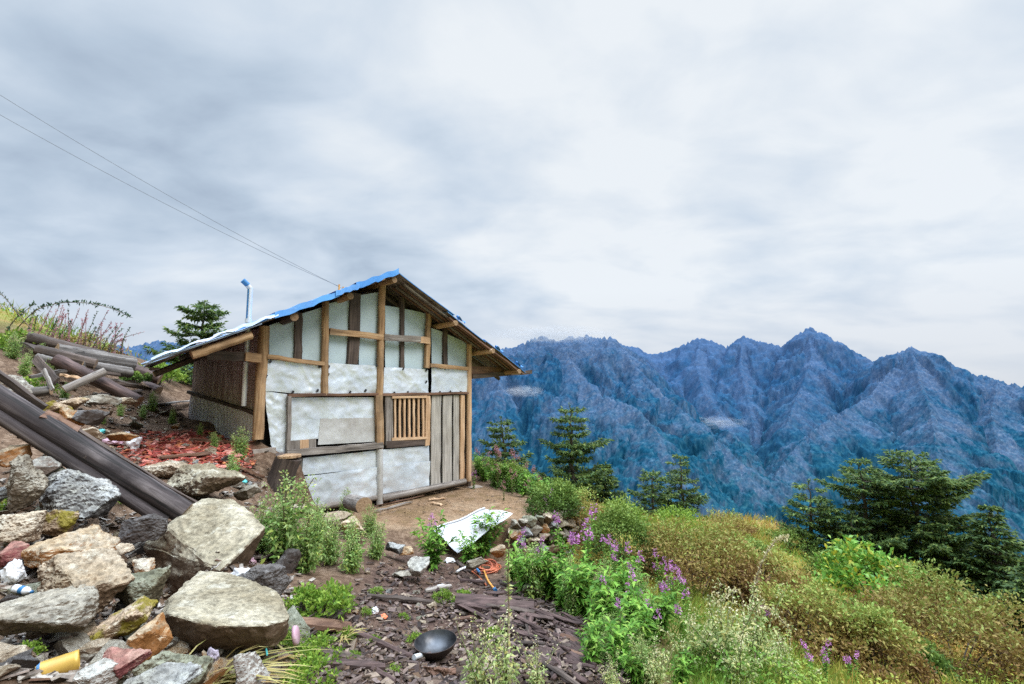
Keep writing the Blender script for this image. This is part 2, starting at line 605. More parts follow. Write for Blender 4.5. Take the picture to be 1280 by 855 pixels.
ROCK = {
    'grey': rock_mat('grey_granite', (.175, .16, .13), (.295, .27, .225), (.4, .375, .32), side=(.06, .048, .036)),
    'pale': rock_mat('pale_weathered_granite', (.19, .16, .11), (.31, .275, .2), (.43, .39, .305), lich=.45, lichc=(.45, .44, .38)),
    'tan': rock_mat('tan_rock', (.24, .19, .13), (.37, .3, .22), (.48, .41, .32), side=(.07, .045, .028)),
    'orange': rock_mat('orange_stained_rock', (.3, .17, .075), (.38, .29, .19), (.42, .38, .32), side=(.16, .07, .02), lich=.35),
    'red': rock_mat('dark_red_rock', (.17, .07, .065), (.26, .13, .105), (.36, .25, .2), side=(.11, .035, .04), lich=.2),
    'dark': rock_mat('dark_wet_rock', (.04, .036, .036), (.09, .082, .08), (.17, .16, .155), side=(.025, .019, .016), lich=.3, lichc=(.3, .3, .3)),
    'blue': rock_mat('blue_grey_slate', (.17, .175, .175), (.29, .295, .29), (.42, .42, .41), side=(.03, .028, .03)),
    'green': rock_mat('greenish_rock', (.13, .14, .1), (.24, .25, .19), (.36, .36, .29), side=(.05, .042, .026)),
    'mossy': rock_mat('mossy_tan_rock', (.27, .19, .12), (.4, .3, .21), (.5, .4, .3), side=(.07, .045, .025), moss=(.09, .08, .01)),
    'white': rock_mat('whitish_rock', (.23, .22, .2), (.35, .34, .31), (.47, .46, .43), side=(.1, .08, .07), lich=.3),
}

LEAF = {
    'fir': leaf_mat('fir_needles', [(.028, .06, .026), (.065, .125, .04), (.12, .19, .05), (.21, .26, .065)], .34),
    'mugwort': leaf_mat('grey_green_leaves', [(.13, .25, .05), (.22, .36, .1), (.34, .45, .18), (.4, .48, .1)], .35),
    'mugwort_pale': leaf_mat('pale_sage_leaves', [(.22, .32, .09), (.34, .44, .16), (.48, .52, .25), (.55, .5, .17)], .35),
    'fireweed': leaf_mat('bright_lance_leaves', [(.045, .13, .015), (.1, .24, .03), (.19, .38, .055), (.33, .48, .09)], .35),
    'lime': leaf_mat('lime_leaves', [(.08, .17, .02), (.17, .29, .035), (.33, .43, .07)], .35),
    'shrub': leaf_mat('olive_shrub_leaves', [(.04, .075, .018), (.09, .16, .03), (.16, .25, .05), (.25, .33, .07)], .25, tint=True),
    'heath': leaf_mat('brown_olive_heath_leaves', [(.085, .045, .022), (.2, .11, .042), (.29, .2, .06), (.27, .27, .065), (.25, .36, .085)], .25, tint=True),
    'broad': leaf_mat('glossy_broad_leaves', [(.08, .22, .03), (.15, .34, .05), (.25, .45, .09), (.5, .42, .04)], .3, .4),
    'pink': leaf_mat('magenta_petals', [(.4, .13, .4), (.56, .22, .53), (.72, .4, .65)], .35),
    'pinkpale': leaf_mat('faded_pink_buds', [(.3, .12, .14), (.42, .2, .22), (.5, .3, .3)], .3),
    'cream': leaf_mat('cream_buds', [(.5, .44, .2), (.62, .56, .34), (.7, .66, .45)], .3),
    'grass': leaf_mat('meadow_grass_blades', [(.1, .2, .025), (.22, .3, .045), (.42, .34, .07), (.54, .35, .1), (.44, .21, .09)], .3, tint=True),
    'cover': leaf_mat('ground_cover_leaves', [(.1, .22, .03), (.2, .32, .05), (.36, .37, .07), (.5, .37, .1), (.38, .2, .1)], .25, tint=True),
    'weed': leaf_mat('olive_weed_leaves', [(.09, .15, .03), (.16, .22, .05), (.24, .28, .08)], .25),
    'silh': leaf_mat('dusky_green_leaves', [(.02, .05, .03), (.04, .09, .04), (.08, .13, .05)], .25),
    'dry': leaf_mat('dry_grass', [(.4, .3, .1), (.5, .42, .18), (.3, .34, .1), (.42, .25, .12)], .3),
}
# ------------------------------------------------------------------ the lie of the land
HUT_ROT = math.radians(47.1)
P0 = at(325, 555, 7.0)
HUT = Vector((P0.x, P0.y, 0.0))
_hx = Vector((math.cos(HUT_ROT), math.sin(HUT_ROT), 0))
_hy = Vector((-math.sin(HUT_ROT), math.cos(HUT_ROT), 0))


def hw(x, y, z):
    return HUT + _hx * x + _hy * y + Vector((0, 0, z))


def hp(px, py, y=0.0):
    """(x, z) on the hut's own plane y = const, measured from the photo"""
    d = at(px, py, 1.0) - Vector((0, 0, EYE))
    o = Vector((0, 0, EYE)) - HUT
    t = (y - o.dot(_hy)) / d.dot(_hy)
    q = o + d * t
    return q.dot(_hx), q.z


_cp = []
def cp(px, py, Y): _cp.append(tuple(at(px, py, Y)))
def cw(x, y, z): _cp.append((x, y, z))
# yard in front of the hut
for t in (1.0, 2.2, 3.4, 4.2): _cp.append(tuple(hw(t, -.15, 0)))
for t in (1.0, 2.5, 4.0): _cp.append(tuple(hw(t, 2.0, 0)))
cw(.7, 8.3, 0); cw(-.3, 8.6, 0); cw(-1.8, 7.6, 0); cw(-1.9, 7.1, 0)
# path and scrap-wood ground towards the tripod
cw(0, 0, .22); cw(0, -4, .4); cw(1.2, 1, .2); cw(-1, 1, .35)
cp(560, 720, 5.8); cp(540, 830, 3.55); cp(480, 700, 5.75); cp(400, 850, 3.0); cp(640, 855, 3.2); cp(660, 700, 6.9); cp(470, 780, 4.2)
cp(620, 703, 6.6); cp(690, 705, 6.8)
cp(395, 648, 6.95); cp(380, 700, 5.3); cp(430, 690, 5.7)
for (x_, y_) in ((-.2, 7.2), (.1, 7.2), (.45, 7.42), (.75, 7.62), (1.05, 7.85), (1.3, 8.1)): cw(x_, y_, -.66)
# the bank left of the hut
_cp.append(tuple(hw(-.3, .7, 1.17))); _cp.append(tuple(hw(-.25, 1.4, 1.24)))
_cp.append(tuple(hw(0, .05, 1.12))); _cp.append(tuple(hw(.45, -.3, .62))); _cp.append(tuple(hw(0, 2.2, 1.28))); _cp.append(tuple(hw(0, 4.3, 1.5)))
_cp.append(tuple(hw(-.7, 2, 1.36))); _cp.append(tuple(hw(-.5, -.4, 1.02)))
_cp.append(tuple(hw(1.2, 4.6, .75))); _cp.append(tuple(hw(3, 4.6, 0)))
cp(345, 612, 6.4); cp(230, 545, 7.3); cp(170, 560, 6.3); cp(290, 572, 6.5); cp(250, 605, 5.2)
cp(207, 738, 4.05); cp(180, 718, 4.15); cp(235, 752, 3.9); cp(300, 640, 5.0); cp(265, 735, 3.9); cp(290, 815, 3.05); cp(330, 720, 4.0); cp(50, 800, 2.75); cp(0, 860, 2.2); cp(20, 630, 4.0); cp(100, 690, 3.6); cp(180, 845, 2.6)
cp(350, 600, 6.75); cp(374, 630, 6.9); cp(390, 642, 6.9); _cp.append(tuple(hw(.8, -.25, .12)))
cp(150, 600, 5.1); cp(60, 545, 5.6); cp(100, 570, 5.3)
cp(20, 470, 6.6); cp(100, 500, 7.2); cp(60, 436, 8.2); cp(0, 402, 8); cp(150, 452, 9.2); cp(120, 520, 6.6); cp(0, 388, 11)
cp(-150, 390, 7); cp(-200, 520, 4.5); cp(-200, 700, 3); cw(-5, 0, 1.2); cw(-5, -4, 1.6); cw(-12, 3, 4.2)
cp(203, 476, 11.5); cp(215, 462, 14); cw(-14, 15, 3.0); cw(-8.5, 17, 1.6); cw(-5, 16, .6); cw(-20, 10, 5)
# the spur and meadow falling away to the right
cp(597, 577, 12); cp(650, 600, 12); cp(700, 625, 12); cp(760, 648, 13); cp(830, 657, 15); cp(900, 647, 18); cp(960, 652, 19); cp(720, 640, 9.5); cp(640, 610, 10.5)
cp(1000, 700, 14); cp(1100, 755, 11); cp(1280, 835, 8); cp(860, 760, 5.2); cp(760, 830, 3.6); cp(1000, 840, 4.3); cp(1000, 765, 7)
cp(850, 685, 9); cp(750, 705, 7); cp(1200, 855, 5.2); cp(700, 760, 4.9); cp(930, 700, 11); cp(800, 670, 10.5); cp(1130, 800, 7.6)
cp(1400, 900, 5); cw(6, 1, -1.3); cw(4, -3, -.3); cw(12, 3, -5); cw(12, 9, -6)
# beyond the brow everything drops into the valley
for (x, y, z) in ((-3, 21, -3), (3, 22, -6), (9, 28, -9.5), (16, 24, -9.5), (14, 16, -6.5), (-12, 24, -2), (-25, 20, 3), (24, 10, -12), (24, 0, -11), (-10, -12, 3), (8, -14, 0), (-25, -8, 7), (25, -15, -8),
                  (-30, 45, -22), (0, 45, -26), (30, 45, -30), (50, 20, -32), (-50, 30, -5), (50, -20, -22), (-50, -20, 12), (0, -50, 5), (-60, 70, -50), (0, 80, -62), (60, 70, -66)):
    cw(x, y, z)
_C = np.array(_cp)
_n = len(_C)
_r = np.linalg.norm(_C[:, None, :2] - _C[None, :, :2], axis=-1)
_A = np.zeros((_n + 3, _n + 3))
_A[:_n, :_n] = -_r + np.eye(_n) * -.0
_A[:_n, :_n] -= np.eye(_n) * .12
_A[:_n, _n] = 1; _A[:_n, _n + 1:] = _C[:, :2]
_A[_n, :_n] = 1; _A[_n + 1:, :_n] = _C[:, :2].T
_sol = np.linalg.solve(_A, np.concatenate([_C[:, 2], np.zeros(3)]))

# levelled yard with a built-up edge
_yard = np.array([tuple(hw(.25, .3, 0))[:2], tuple(hw(.9, -.35, 0))[:2], (-2.1, 7.0), (-1.2, 6.95), (-.45, 7.25), (.1, 7.5), (.55, 7.85), (.95, 8.2), (.8, 8.5), (.15, 9.15), tuple(hw(4.35, .1, 0))[:2], tuple(hw(4.2, 4.5, 0))[:2], tuple(hw(.6, 4.5, 0))[:2]])


def poly_dist(x, y, poly):
    """signed distance, positive inside"""
    x = np.asarray(x, float); y = np.asarray(y, float)
    d = np.full(x.shape, 1e9)
    ins = np.zeros(x.shape, bool)
    n = len(poly)
    for i in range(n):
        ax, ay = poly[i]; bx, by = poly[(i + 1) % n]
        ex, ey = bx - ax, by - ay
        t = np.clip(((x - ax) * ex + (y - ay) * ey) / (ex * ex + ey * ey), 0, 1)
        d = np.minimum(d, np.hypot(x - ax - t * ex, y - ay - t * ey))
        c = ((ay > y) != (by > y))
        xi = ax + (y - ay) / (by - ay if by != ay else 1e-9) * ex
        ins ^= c & (x < xi)
    return np.where(ins, d, -d)


def sstep(v, a, b):
    t = np.clip((v - a) / (b - a), 0, 1)
    return t * t * (3 - 2 * t)


def H(x, y, detail=True):
    x = np.atleast_1d(np.asarray(x, float)); y = np.atleast_1d(np.asarray(y, float))
    sh = x.shape
    xf, yf = x.ravel(), y.ravel()
    out = np.empty(len(xf))
    for k in range(0, len(xf), 20000):
        X, Yv = xf[k:k + 20000], yf[k:k + 20000]
        r = np.hypot(X[:, None] - _C[None, :, 0], Yv[:, None] - _C[None, :, 1])
        out[k:k + 20000] = -r @ _sol[:_n] + _sol[_n] + _sol[_n + 1] * X + _sol[_n + 2] * Yv
    if detail:
        q = fbm(P3(xf * .9, yf * .9), 4) * .07 + fbm(P3(xf * 5, yf * 5), 3) * .018
        w = sstep(poly_dist(xf, yf, _yard), -.12, .1)
        out = out + q * (1 - w * .9)
        out = out * (1 - w) + (w) * (np.clip(out, -.03, .03) * .5)
    return out.reshape(sh)


def Hs(x, y):
    return float(H(np.array([x]), np.array([y]))[0])


def ground_px(PX, PY, ymax=60):
    """where the ground seen at these photo pixels lies (vectorised)"""
    PX = np.atleast_1d(np.asarray(PX, float)); PY = np.atleast_1d(np.asarray(PY, float))
    x = (PX - W0 / 2) / FPX; yy = -(PY - H0 / 2) / FPX
    dy = CP - yy * SP; dz = SP + yy * CP
    kx, kz = x / dy, dz / dy
    Y = np.full(PX.shape, np.nan)
    done = np.zeros(PX.shape, bool)
    yc = 1.2
    prev = None
    while yc < ymax:
        act = ~done
        if not act.any(): break
        d = EYE + kz[act] * yc - H(kx[act] * yc, np.full(act.sum(), yc))
        hit = d < 0
        ids = np.where(act)[0]
        Y[ids[hit]] = yc
        done[ids[hit]] = True
        yc *= 1.008
    ok = ~np.isnan(Y)
    Yk = np.where(ok, Y, 1.0)
    X = kx * Yk
    return X, Yk, H(X, Yk), ok


def gpt(px, py):
    X, Y, Z, ok = ground_px([px], [py])
    return Vector((X[0], Y[0], Z[0]))


# ground sheet: fine near the tripod, coarser outwards, out to the valley
def axis(lo, hi, c0, c1, step, grow):
    a = list(np.arange(c0, c1 + 1e-6, step))
    s = step
    while a[-1] < hi:
        s *= grow; a.append(a[-1] + s)
    s = step
    while a[0] > lo:
        s *= grow; a.insert(0, a[0] - s)
    return np.array(a)


gx = axis(-1500, 1500, -8, 9, .06, 1.09)
gy = axis(-400, 900, 1.2, 13.5, .06, 1.09)
GX, GY = np.meshgrid(gx, gy)
GZ = H(GX, GY)
H_exact = H


def H(x, y, detail=True):
    """quick lookup on the ground sheet itself (bilinear)"""
    x = np.atleast_1d(np.asarray(x, float)); y = np.atleast_1d(np.asarray(y, float))
    i = np.clip(np.searchsorted(gx, x) - 1, 0, len(gx) - 2); j = np.clip(np.searchsorted(gy, y) - 1, 0, len(gy) - 2)
    u = np.clip((x - gx[i]) / (gx[i + 1] - gx[i]), 0, 1); v = np.clip((y - gy[j]) / (gy[j + 1] - gy[j]), 0, 1)
    return (GZ[j, i] * (1 - u) + GZ[j, i + 1] * u) * (1 - v) + (GZ[j + 1, i] * (1 - u) + GZ[j + 1, i + 1] * u) * v


me = bpy.data.meshes.new('ground')
nx, ny = len(gx), len(gy)
V = np.stack([GX, GY, GZ], -1).reshape(-1, 3)
ii = (np.arange(ny - 1)[:, None] * nx + np.arange(nx - 1)[None]).ravel()
F = np.stack([ii, ii + 1, ii + nx + 1, ii + nx], 1)
me.vertices.add(len(V)); me.vertices.foreach_set('co', V.astype(np.float32).ravel())
me.loops.add(F.size); me.loops.foreach_set('vertex_index', F.astype(np.int32).ravel())
me.polygons.add(len(F)); me.polygons.foreach_set('loop_start', np.arange(0, F.size, 4, dtype=np.int32))
me.update(calc_edges=True)
me.polygons.foreach_set('use_smooth', np.ones(len(F), bool))


def px_poly(pts):
    X, Y, Z, ok = ground_px([p[0] for p in pts], [p[1] for p in pts])
    return np.stack([X, Y], 1)


POLY_CHIPS = px_poly([(395, 850), (430, 760), (470, 700), (545, 690), (620, 720), (690, 760), (760, 850), (640, 900), (500, 930), (380, 930)])
POLY_RED = px_poly([(150, 560), (185, 548), (235, 540), (280, 552), (318, 572), (300, 590), (240, 588), (180, 575)])
xs, ys = V[:, 0], V[:, 1]
yard_m = sstep(poly_dist(xs, ys, _yard) + fbm(P3(xs * 3, ys * 3), 3) * .12, -.1, .2)
chips_m = sstep(poly_dist(xs, ys, POLY_CHIPS) + fbm(P3(xs * 2, ys * 2), 3) * .3, -.35, .25)
red_m = sstep(poly_dist(xs, ys, POLY_RED) + fbm(P3(xs * 3, ys * 3), 3) * .25, -.2, .3)
grass_m = sstep(xs - (.75 - .10 * (ys - 6)) + fbm(P3(xs * .7, ys * .7), 3) * .5, -.3, .7) * (1 - yard_m)
grass_m = np.maximum(grass_m, sstep(ys + .25 * xs, 11.0, 13.0))
grass_m = np.maximum(grass_m, sstep(V[:, 2], 2.75, 3.3))
cd = np.stack([yard_m, chips_m, red_m, np.ones_like(red_m)], 1).astype(np.float32)
a_ = me.color_attributes.new('zones', 'FLOAT_COLOR', 'POINT'); a_.data.foreach_set('color', cd.ravel())
a_ = me.attributes.new('meadow', 'FLOAT', 'POINT'); a_.data.foreach_set('value', grass_m.astype(np.float32))

m, nt = new_mat('bare_mountain_ground')
tc = nd(nt, 'ShaderNodeTexCoord').outputs['Object']
n1 = noise_tex(nt, tc, 1.6, 8, .65, .3); n2 = noise_tex(nt, tc, 11, 7, .7); n3 = noise_tex(nt, tc, 60, 4, .65)
soil = ramp(nt, n2, [(.3, (.05, .03, .02)), (.5, (.125, .08, .052)), (.68, (.24, .17, .12))])
yardc = ramp(nt, n1, [(.34, (.15, .1, .045)), (.5, (.235, .15, .09)), (.66, (.3, .21, .135))])
yardc = mixc(nt, .8, yardc, ramp(nt, n2, [(.35, (.6, .6, .6)), (.6, (1.15, 1.15, 1.15))]), 'MULTIPLY')
chip = ramp(nt, n2, [(.3, (.035, .021, .017)), (.55, (.095, .06, .047)), (.7, (.18, .12, .09))])
redc = ramp(nt, n2, [(.3, (.1, .02, .012)), (.5, (.26, .06, .04)), (.7, (.4, .17, .11))])
mead = ramp(nt, n1, [(.3, (.09, .13, .025)), (.5, (.19, .18, .045)), (.62, (.24, .17, .06)), (.75, (.13, .09, .04))])
zn = nd(nt, 'ShaderNodeSeparateColor'); nt.links.new(attr(nt, 'zones').outputs['Color'], zn.inputs[0])
c = mixc(nt, zn.outputs[1], soil, chip)
c = mixc(nt, zn.outputs[2], c, redc)
c = mixc(nt, attr(nt, 'meadow').outputs['Fac'], c, mead)
c = mixc(nt, zn.outputs[0], c, yardc)
hb = math_n(nt, 'ADD', n2, math_n(nt, 'MULTIPLY', n3, .5))
finish(m, nt, c, .95, bump=hb, bstr=.7, bdist=.03, spec=.15)
me.materials.append(m)
g = link('ground', me)
tag(g, 'bare brown mountain spur with levelled yard and grassy slope', 'ground', kind='structure')

# ------------------------------------------------------------------ far mountains
def ridge(pts): return np.array([tuple(at(*p)) for p in pts])
RIDGES = [
    # left massif skyline and its spur falling to the valley
    (ridge([(-200, 400, 5200), (60, 425, 5200), (165, 436, 5200), (200, 428, 5200), (260, 440, 5100), (420, 430, 4900), (560, 440, 4800), (640, 438, 4700), (679, 421, 4600), (697, 430, 4600), (712, 424, 4600), (733, 422, 4600), (746, 426, 4550), (762, 423, 4500), (776, 436, 4400),
            (797, 464, 4150), (831, 497, 3900), (855, 518, 3700), (886, 548, 3500), (915, 570, 3350), (935, 598, 3200), (950, 640, 3000)]), 1.05),
    (ridge([(700, 432, 4500), (722, 470, 4100), (752, 500, 3800), (794, 512, 3600), (820, 545, 3300), (850, 600, 3000), (870, 660, 2700)]), 1.0),
    (ridge([(640, 440, 4600), (625, 480, 4200), (615, 530, 3800), (605, 600, 3300)]), 1.0),
    # back range
    (ridge([(762, 430, 5600), (797, 437, 6300), (814, 445, 6300), (828, 443, 6300), (846, 436, 6300), (859, 430, 6200), (875, 425, 6200), (891, 429, 6200), (908, 436, 6100), (929, 422, 6000), (950, 429, 5900), (978, 434, 5800), (995, 422, 5700), (1010, 411, 5600), (1031, 419, 5500),
            (1062, 439, 5300), (1097, 459, 5100), (1105, 470, 5000)]), 1.1),
    (ridge([(1010, 411, 5600), (1015, 450, 5200), (1000, 490, 4800), (985, 530, 4400)]), 1.15),
    (ridge([(929, 422, 6000), (925, 460, 5600), (935, 500, 5200), (945, 550, 4700)]), 1.1),
    (ridge([(875, 425, 6200), (870, 455, 5800), (880, 490, 5300), (900, 520, 4900)]), 1.1),
    # right massif with spurs to the left and towards us
    (ridge([(1138, 437, 4500), (1112, 470, 4400), (1085, 500, 4200), (1050, 520, 4000), (1010, 548, 3800), (978, 585, 3600), (955, 625, 3400)]), 1.05),
    (ridge([(1097, 459, 4900), (1122, 444, 4600), (1138, 437, 4500), (1157, 446, 4450), (1178, 448, 4400), (1192, 458, 4350), (1206, 468, 4300), (1225, 472, 4200), (1248, 478, 4100), (1280, 487, 4000), (1330, 505, 3900), (1450, 540, 3700), (1700, 600, 3600)]), 1.0),
    (ridge([(1138, 437, 4500), (1150, 480, 4100), (1165, 520, 3700), (1170, 560, 3400), (1180, 620, 3000)]), 1.0),
    (ridge([(1248, 478, 4100), (1240, 520, 3800), (1250, 580, 3400), (1260, 660, 2900)]), 1.0),
]
pxs = np.linspace(-260, 1560, 1150)
tn = (pxs - 640) / FPX / CP
ds = np.geomspace(1900, 7600, 560)
DX = tn[None, :] * ds[:, None]
DY = np.broadcast_to(ds[:, None], DX.shape).copy()
wx = fbm(P3(DX / 420, DY / 420, 3.1), 4) * 130
wy = fbm(P3(DX / 420, DY / 420, 9.7), 4) * 130
Hm = np.full(DX.shape, -1e9)
Dm = np.full(DX.shape, 1e9)
Sm = np.zeros(DX.shape)
for ri, (R, k) in enumerate(RIDGES):
    best = np.full(DX.shape, -1e9); bd = np.full(DX.shape, 1e9); bs = np.zeros(DX.shape); acc = ri * 7777.0
    for i in range(len(R) - 1):
        a, b = R[i], R[i + 1]
        e = b[:2] - a[:2]
        t0 = np.clip(((DX - a[0]) * e[0] + (DY - a[1]) * e[1]) / (e @ e + 1e-9), 0, 1)
        d0 = np.hypot(DX - a[0] - t0 * e[0], DY - a[1] - t0 * e[1])
        w = np.clip(d0 / 320, 0, 1)
        X2, Y2 = DX + wx * w, DY + wy * w
        t = np.clip(((X2 - a[0]) * e[0] + (Y2 - a[1]) * e[1]) / (e @ e + 1e-9), 0, 1)
        d = np.hypot(X2 - a[0] - t * e[0], Y2 - a[1] - t * e[1])
        z = a[2] + (b[2] - a[2]) * t - k * d
        up = z > best
        best = np.where(up, z, best); bd = np.where(up, d, bd); bs = np.where(up, acc + t * np.hypot(*e), bs)
        acc += np.hypot(*e)
    up = best > Hm
    Hm = np.where(up, best, Hm); Dm = np.where(up, bd, Dm); Sm = np.where(up, bs, Sm)
amp = np.clip(Dm / 500, .05, 1)
gul = fbm(P3(DX / 240 + wx * .004, DY / 240 + wy * .004, .5), 5, ridged=True, gain=.52)
g2 = fbm(P3(DX / 90 + wx * .006, DY / 90 + wy * .006, 7), 4, ridged=True, gain=.55)
Hm = Hm + (g2 - .5) * 20 * np.clip(Dm / 250, .15, 1)
ribs = fbm(P3(Sm / 170 + wx * .004, Dm / 900, 1.5), 4, ridged=True, gain=.55)
Hm = Hm + (ribs - .6) * 85 * np.clip(Dm / 260, .06, 1)
crag = fbm(P3(Sm / 62, Dm / 160, 8), 3, ridged=True)
Hm = Hm + (crag - .7) * 34 * np.clip(1 - Dm / 260, .06, 1)
Hm = Hm + (gul - .6) * 62 * amp + fbm(P3(DX / 45, DY / 45, 4), 3, ridged=True) * 6 * np.clip(Dm / 120, .5, 1)
Hm = np.maximum(Hm, -1500 + fbm(P3(DX / 300, DY / 300), 3) * 60)
V = np.stack([DX, DY, Hm], -1).reshape(-1, 3)
me = bpy.data.meshes.new('mountains')
nx, ny = len(pxs), len(ds)
ii = (np.arange(ny - 1)[:, None] * nx + np.arange(nx - 1)[None]).ravel()
F = np.stack([ii, ii + 1, ii + nx + 1, ii + nx], 1)
me.vertices.add(len(V)); me.vertices.foreach_set('co', V.astype(np.float32).ravel())
me.loops.add(F.size); me.loops.foreach_set('vertex_index', F.astype(np.int32).ravel())
me.polygons.add(len(F)); me.polygons.foreach_set('loop_start', np.arange(0, F.size, 4, dtype=np.int32))
me.update(calc_edges=True)
me.polygons.foreach_set('use_smooth', np.ones(len(F), bool))
gully = np.clip(.55 * sstep(gul * .5 + ribs * .7, .0, 1.3) + .6 * np.exp(-(Dm / 190) ** 2) - .25 * sstep(Dm, 350, 900) + .12 * fbm(P3(DX / 500, DY / 500, 12), 3), 0, 1)
a_ = me.attributes.new('crest', 'FLOAT', 'POINT'); a_.data.foreach_set('value', gully.astype(np.float32).ravel())
m, nt = new_mat('haze_painted_forest_rock')
tc = nd(nt, 'ShaderNodeTexCoord').outputs['Object']
nA = noise_tex(nt, tc, .0022, 9, .62, .4); nB = noise_tex(nt, tc, .016, 8, .7, .5); nC = noise_tex(nt, tc, .05, 5, .7)
mpv = nd(nt, 'ShaderNodeMapping'); mpv.inputs['Scale'].default_value = (1, 1, .38); nt.links.new(tc, mpv.inputs['Vector'])
nD = noise_tex(nt, mpv.outputs[0], .006, 10, .74, .3)
nB = noise_tex(nt, mpv.outputs[0], .03, 8, .75, .3)
forest = ramp(nt, nB, [(.36, (.003, .03, .068)), (.5, (.009, .062, .125)), (.64, (.028, .11, .17))])  # blue of the air painted into the forest and rock colours
rock = ramp(nt, nC, [(.3, (.042, .08, .155)), (.5, (.095, .135, .215)), (.7, (.22, .245, .31))])
geo = nd(nt, 'ShaderNodeNewGeometry'); sx = nd(nt, 'ShaderNodeSeparateXYZ')
nt.links.new(geo.outputs['Normal'], sx.inputs[0])
sx0 = nd(nt, 'ShaderNodeSeparateXYZ'); nt.links.new(tc, sx0.inputs[0])
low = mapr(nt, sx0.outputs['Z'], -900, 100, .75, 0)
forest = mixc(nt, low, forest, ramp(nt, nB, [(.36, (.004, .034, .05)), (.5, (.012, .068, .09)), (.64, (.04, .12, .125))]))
steep = mapr(nt, sx.outputs['Z'], .8, .45)
cr = attr(nt, 'crest').outputs['Fac']
sp = nd(nt, 'ShaderNodeSeparateXYZ'); nt.links.new(tc, sp.inputs[0])
high = mapr(nt, sp.outputs['Z'], -700, 600, -.08, .14)
s1 = math_n(nt, 'ADD', math_n(nt, 'MULTIPLY', steep, .1), math_n(nt, 'MULTIPLY', cr, .33))
s1 = math_n(nt, 'ADD', s1, math_n(nt, 'MULTIPLY', nA, .55))
s1 = math_n(nt, 'ADD', s1, math_n(nt, 'MULTIPLY', math_n(nt, 'SUBTRACT', nD, .5), .9))
s1 = math_n(nt, 'ADD', s1, math_n(nt, 'MULTIPLY', math_n(nt, 'SUBTRACT', nB, .5), .45))
s1 = math_n(nt, 'ADD', s1, high)
rm = ramp(nt, s1, [(.47, (0, 0, 0)), (.75, (.8, .8, .8))])
c = mixc(nt, rm, forest, rock)
# air haze painted into the colour: paler and bluer with distance
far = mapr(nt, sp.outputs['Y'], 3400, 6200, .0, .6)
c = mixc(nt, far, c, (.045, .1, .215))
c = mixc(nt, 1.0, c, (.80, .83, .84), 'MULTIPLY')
finish(m, nt, c, 1.0, bump=nB, bstr=.22, bdist=25, spec=0)
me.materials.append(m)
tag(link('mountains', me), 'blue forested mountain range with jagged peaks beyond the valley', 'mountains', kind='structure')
# ------------------------------------------------------------------ sky and sun
SUN_EL, SUN_AZ = math.radians(50), math.radians(122)      # azimuth from straight ahead towards the right
wd = bpy.data.worlds.new("World")
scene.world = wd
wd.use_nodes = True
nt = wd.node_tree
for n in list(nt.nodes): nt.nodes.remove(n)
sky = nd(nt, 'ShaderNodeTexSky', sky_type='NISHITA')
sky.sun_disc = False
sky.sun_elevation = SUN_EL
sky.sun_rotation = SUN_AZ
sky.altitude = 3000
skyc = nd(nt, 'ShaderNodeVectorMath', operation='SCALE'); skyc.inputs['Scale'].default_value = .1
nt.links.new(sky.outputs[0], skyc.inputs[0])
g = nd(nt, 'ShaderNodeTexCoord').outputs['Generated']
sx = nd(nt, 'ShaderNodeSeparateXYZ'); nt.links.new(g, sx.inputs[0])
zc = math_n(nt, 'ADD', math_n(nt, 'MAXIMUM', sx.outputs['Z'], 0.0), .26)
pv = nd(nt, 'ShaderNodeCombineXYZ')
nt.links.new(math_n(nt, 'DIVIDE', sx.outputs['X'], zc), pv.inputs[0])
nt.links.new(math_n(nt, 'DIVIDE', sx.outputs['Y'], zc), pv.inputs[1])
mp = nd(nt, 'ShaderNodeMapping'); nt.links.new(pv.outputs[0], mp.inputs['Vector'])
mp.inputs['Rotation'].default_value = (0, 0, math.radians(14)); mp.inputs['Scale'].default_value = (.75, 1.0, 1)
mp.inputs['Location'].default_value = (.35, .7, 0)
nb = noise_tex(nt, mp.outputs[0], 1.05, 4, .5, .3)
nm = noise_tex(nt, mp.outputs[0], 2.9, 7, .5, .35)
nf = noise_tex(nt, mp.outputs[0], 7, 5, .55, .4)
s = math_n(nt, 'ADD', math_n(nt, 'MULTIPLY', nb, .5), math_n(nt, 'MULTIPLY', nm, .42))
s = math_n(nt, 'ADD', s, math_n(nt, 'MULTIPLY', nf, .08))
sd = nd(nt, 'ShaderNodeVectorMath', operation='DOT_PRODUCT'); nt.links.new(g, sd.inputs[0])
gl = at(905, 110, 1.0) - Vector((0, 0, EYE)); gl.normalize()
sd.inputs[1].default_value = gl
glow = mapr(nt, sd.outputs['Value'], .72, 1.0, -.03, .15)
s = math_n(nt, 'ADD', s, glow)
cloud = ramp(nt, s, [(.35, (.385, .475, .60)), (.43, (.52, .625, .75)), (.51, (.665, .76, .87)), (.63, (.89, .94, .985))])
# thinner, lilac-tinted air low over the right-hand ridge
hz = mapr(nt, sx.outputs['Z'], .0, .2, .75, 0)
cloud = mixc(nt, hz, cloud, (.69, .715, .775))
# unseen zenith boosted as added fill light, beyond the overcast itself
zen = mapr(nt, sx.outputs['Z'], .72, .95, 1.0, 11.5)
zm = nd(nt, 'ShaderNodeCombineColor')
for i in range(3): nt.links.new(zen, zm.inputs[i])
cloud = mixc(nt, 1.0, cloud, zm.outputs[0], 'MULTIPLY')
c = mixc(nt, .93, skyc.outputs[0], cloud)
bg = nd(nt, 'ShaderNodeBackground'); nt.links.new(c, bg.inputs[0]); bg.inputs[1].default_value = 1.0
o = nd(nt, 'ShaderNodeOutputWorld'); nt.links.new(bg.outputs[0], o.inputs[0])

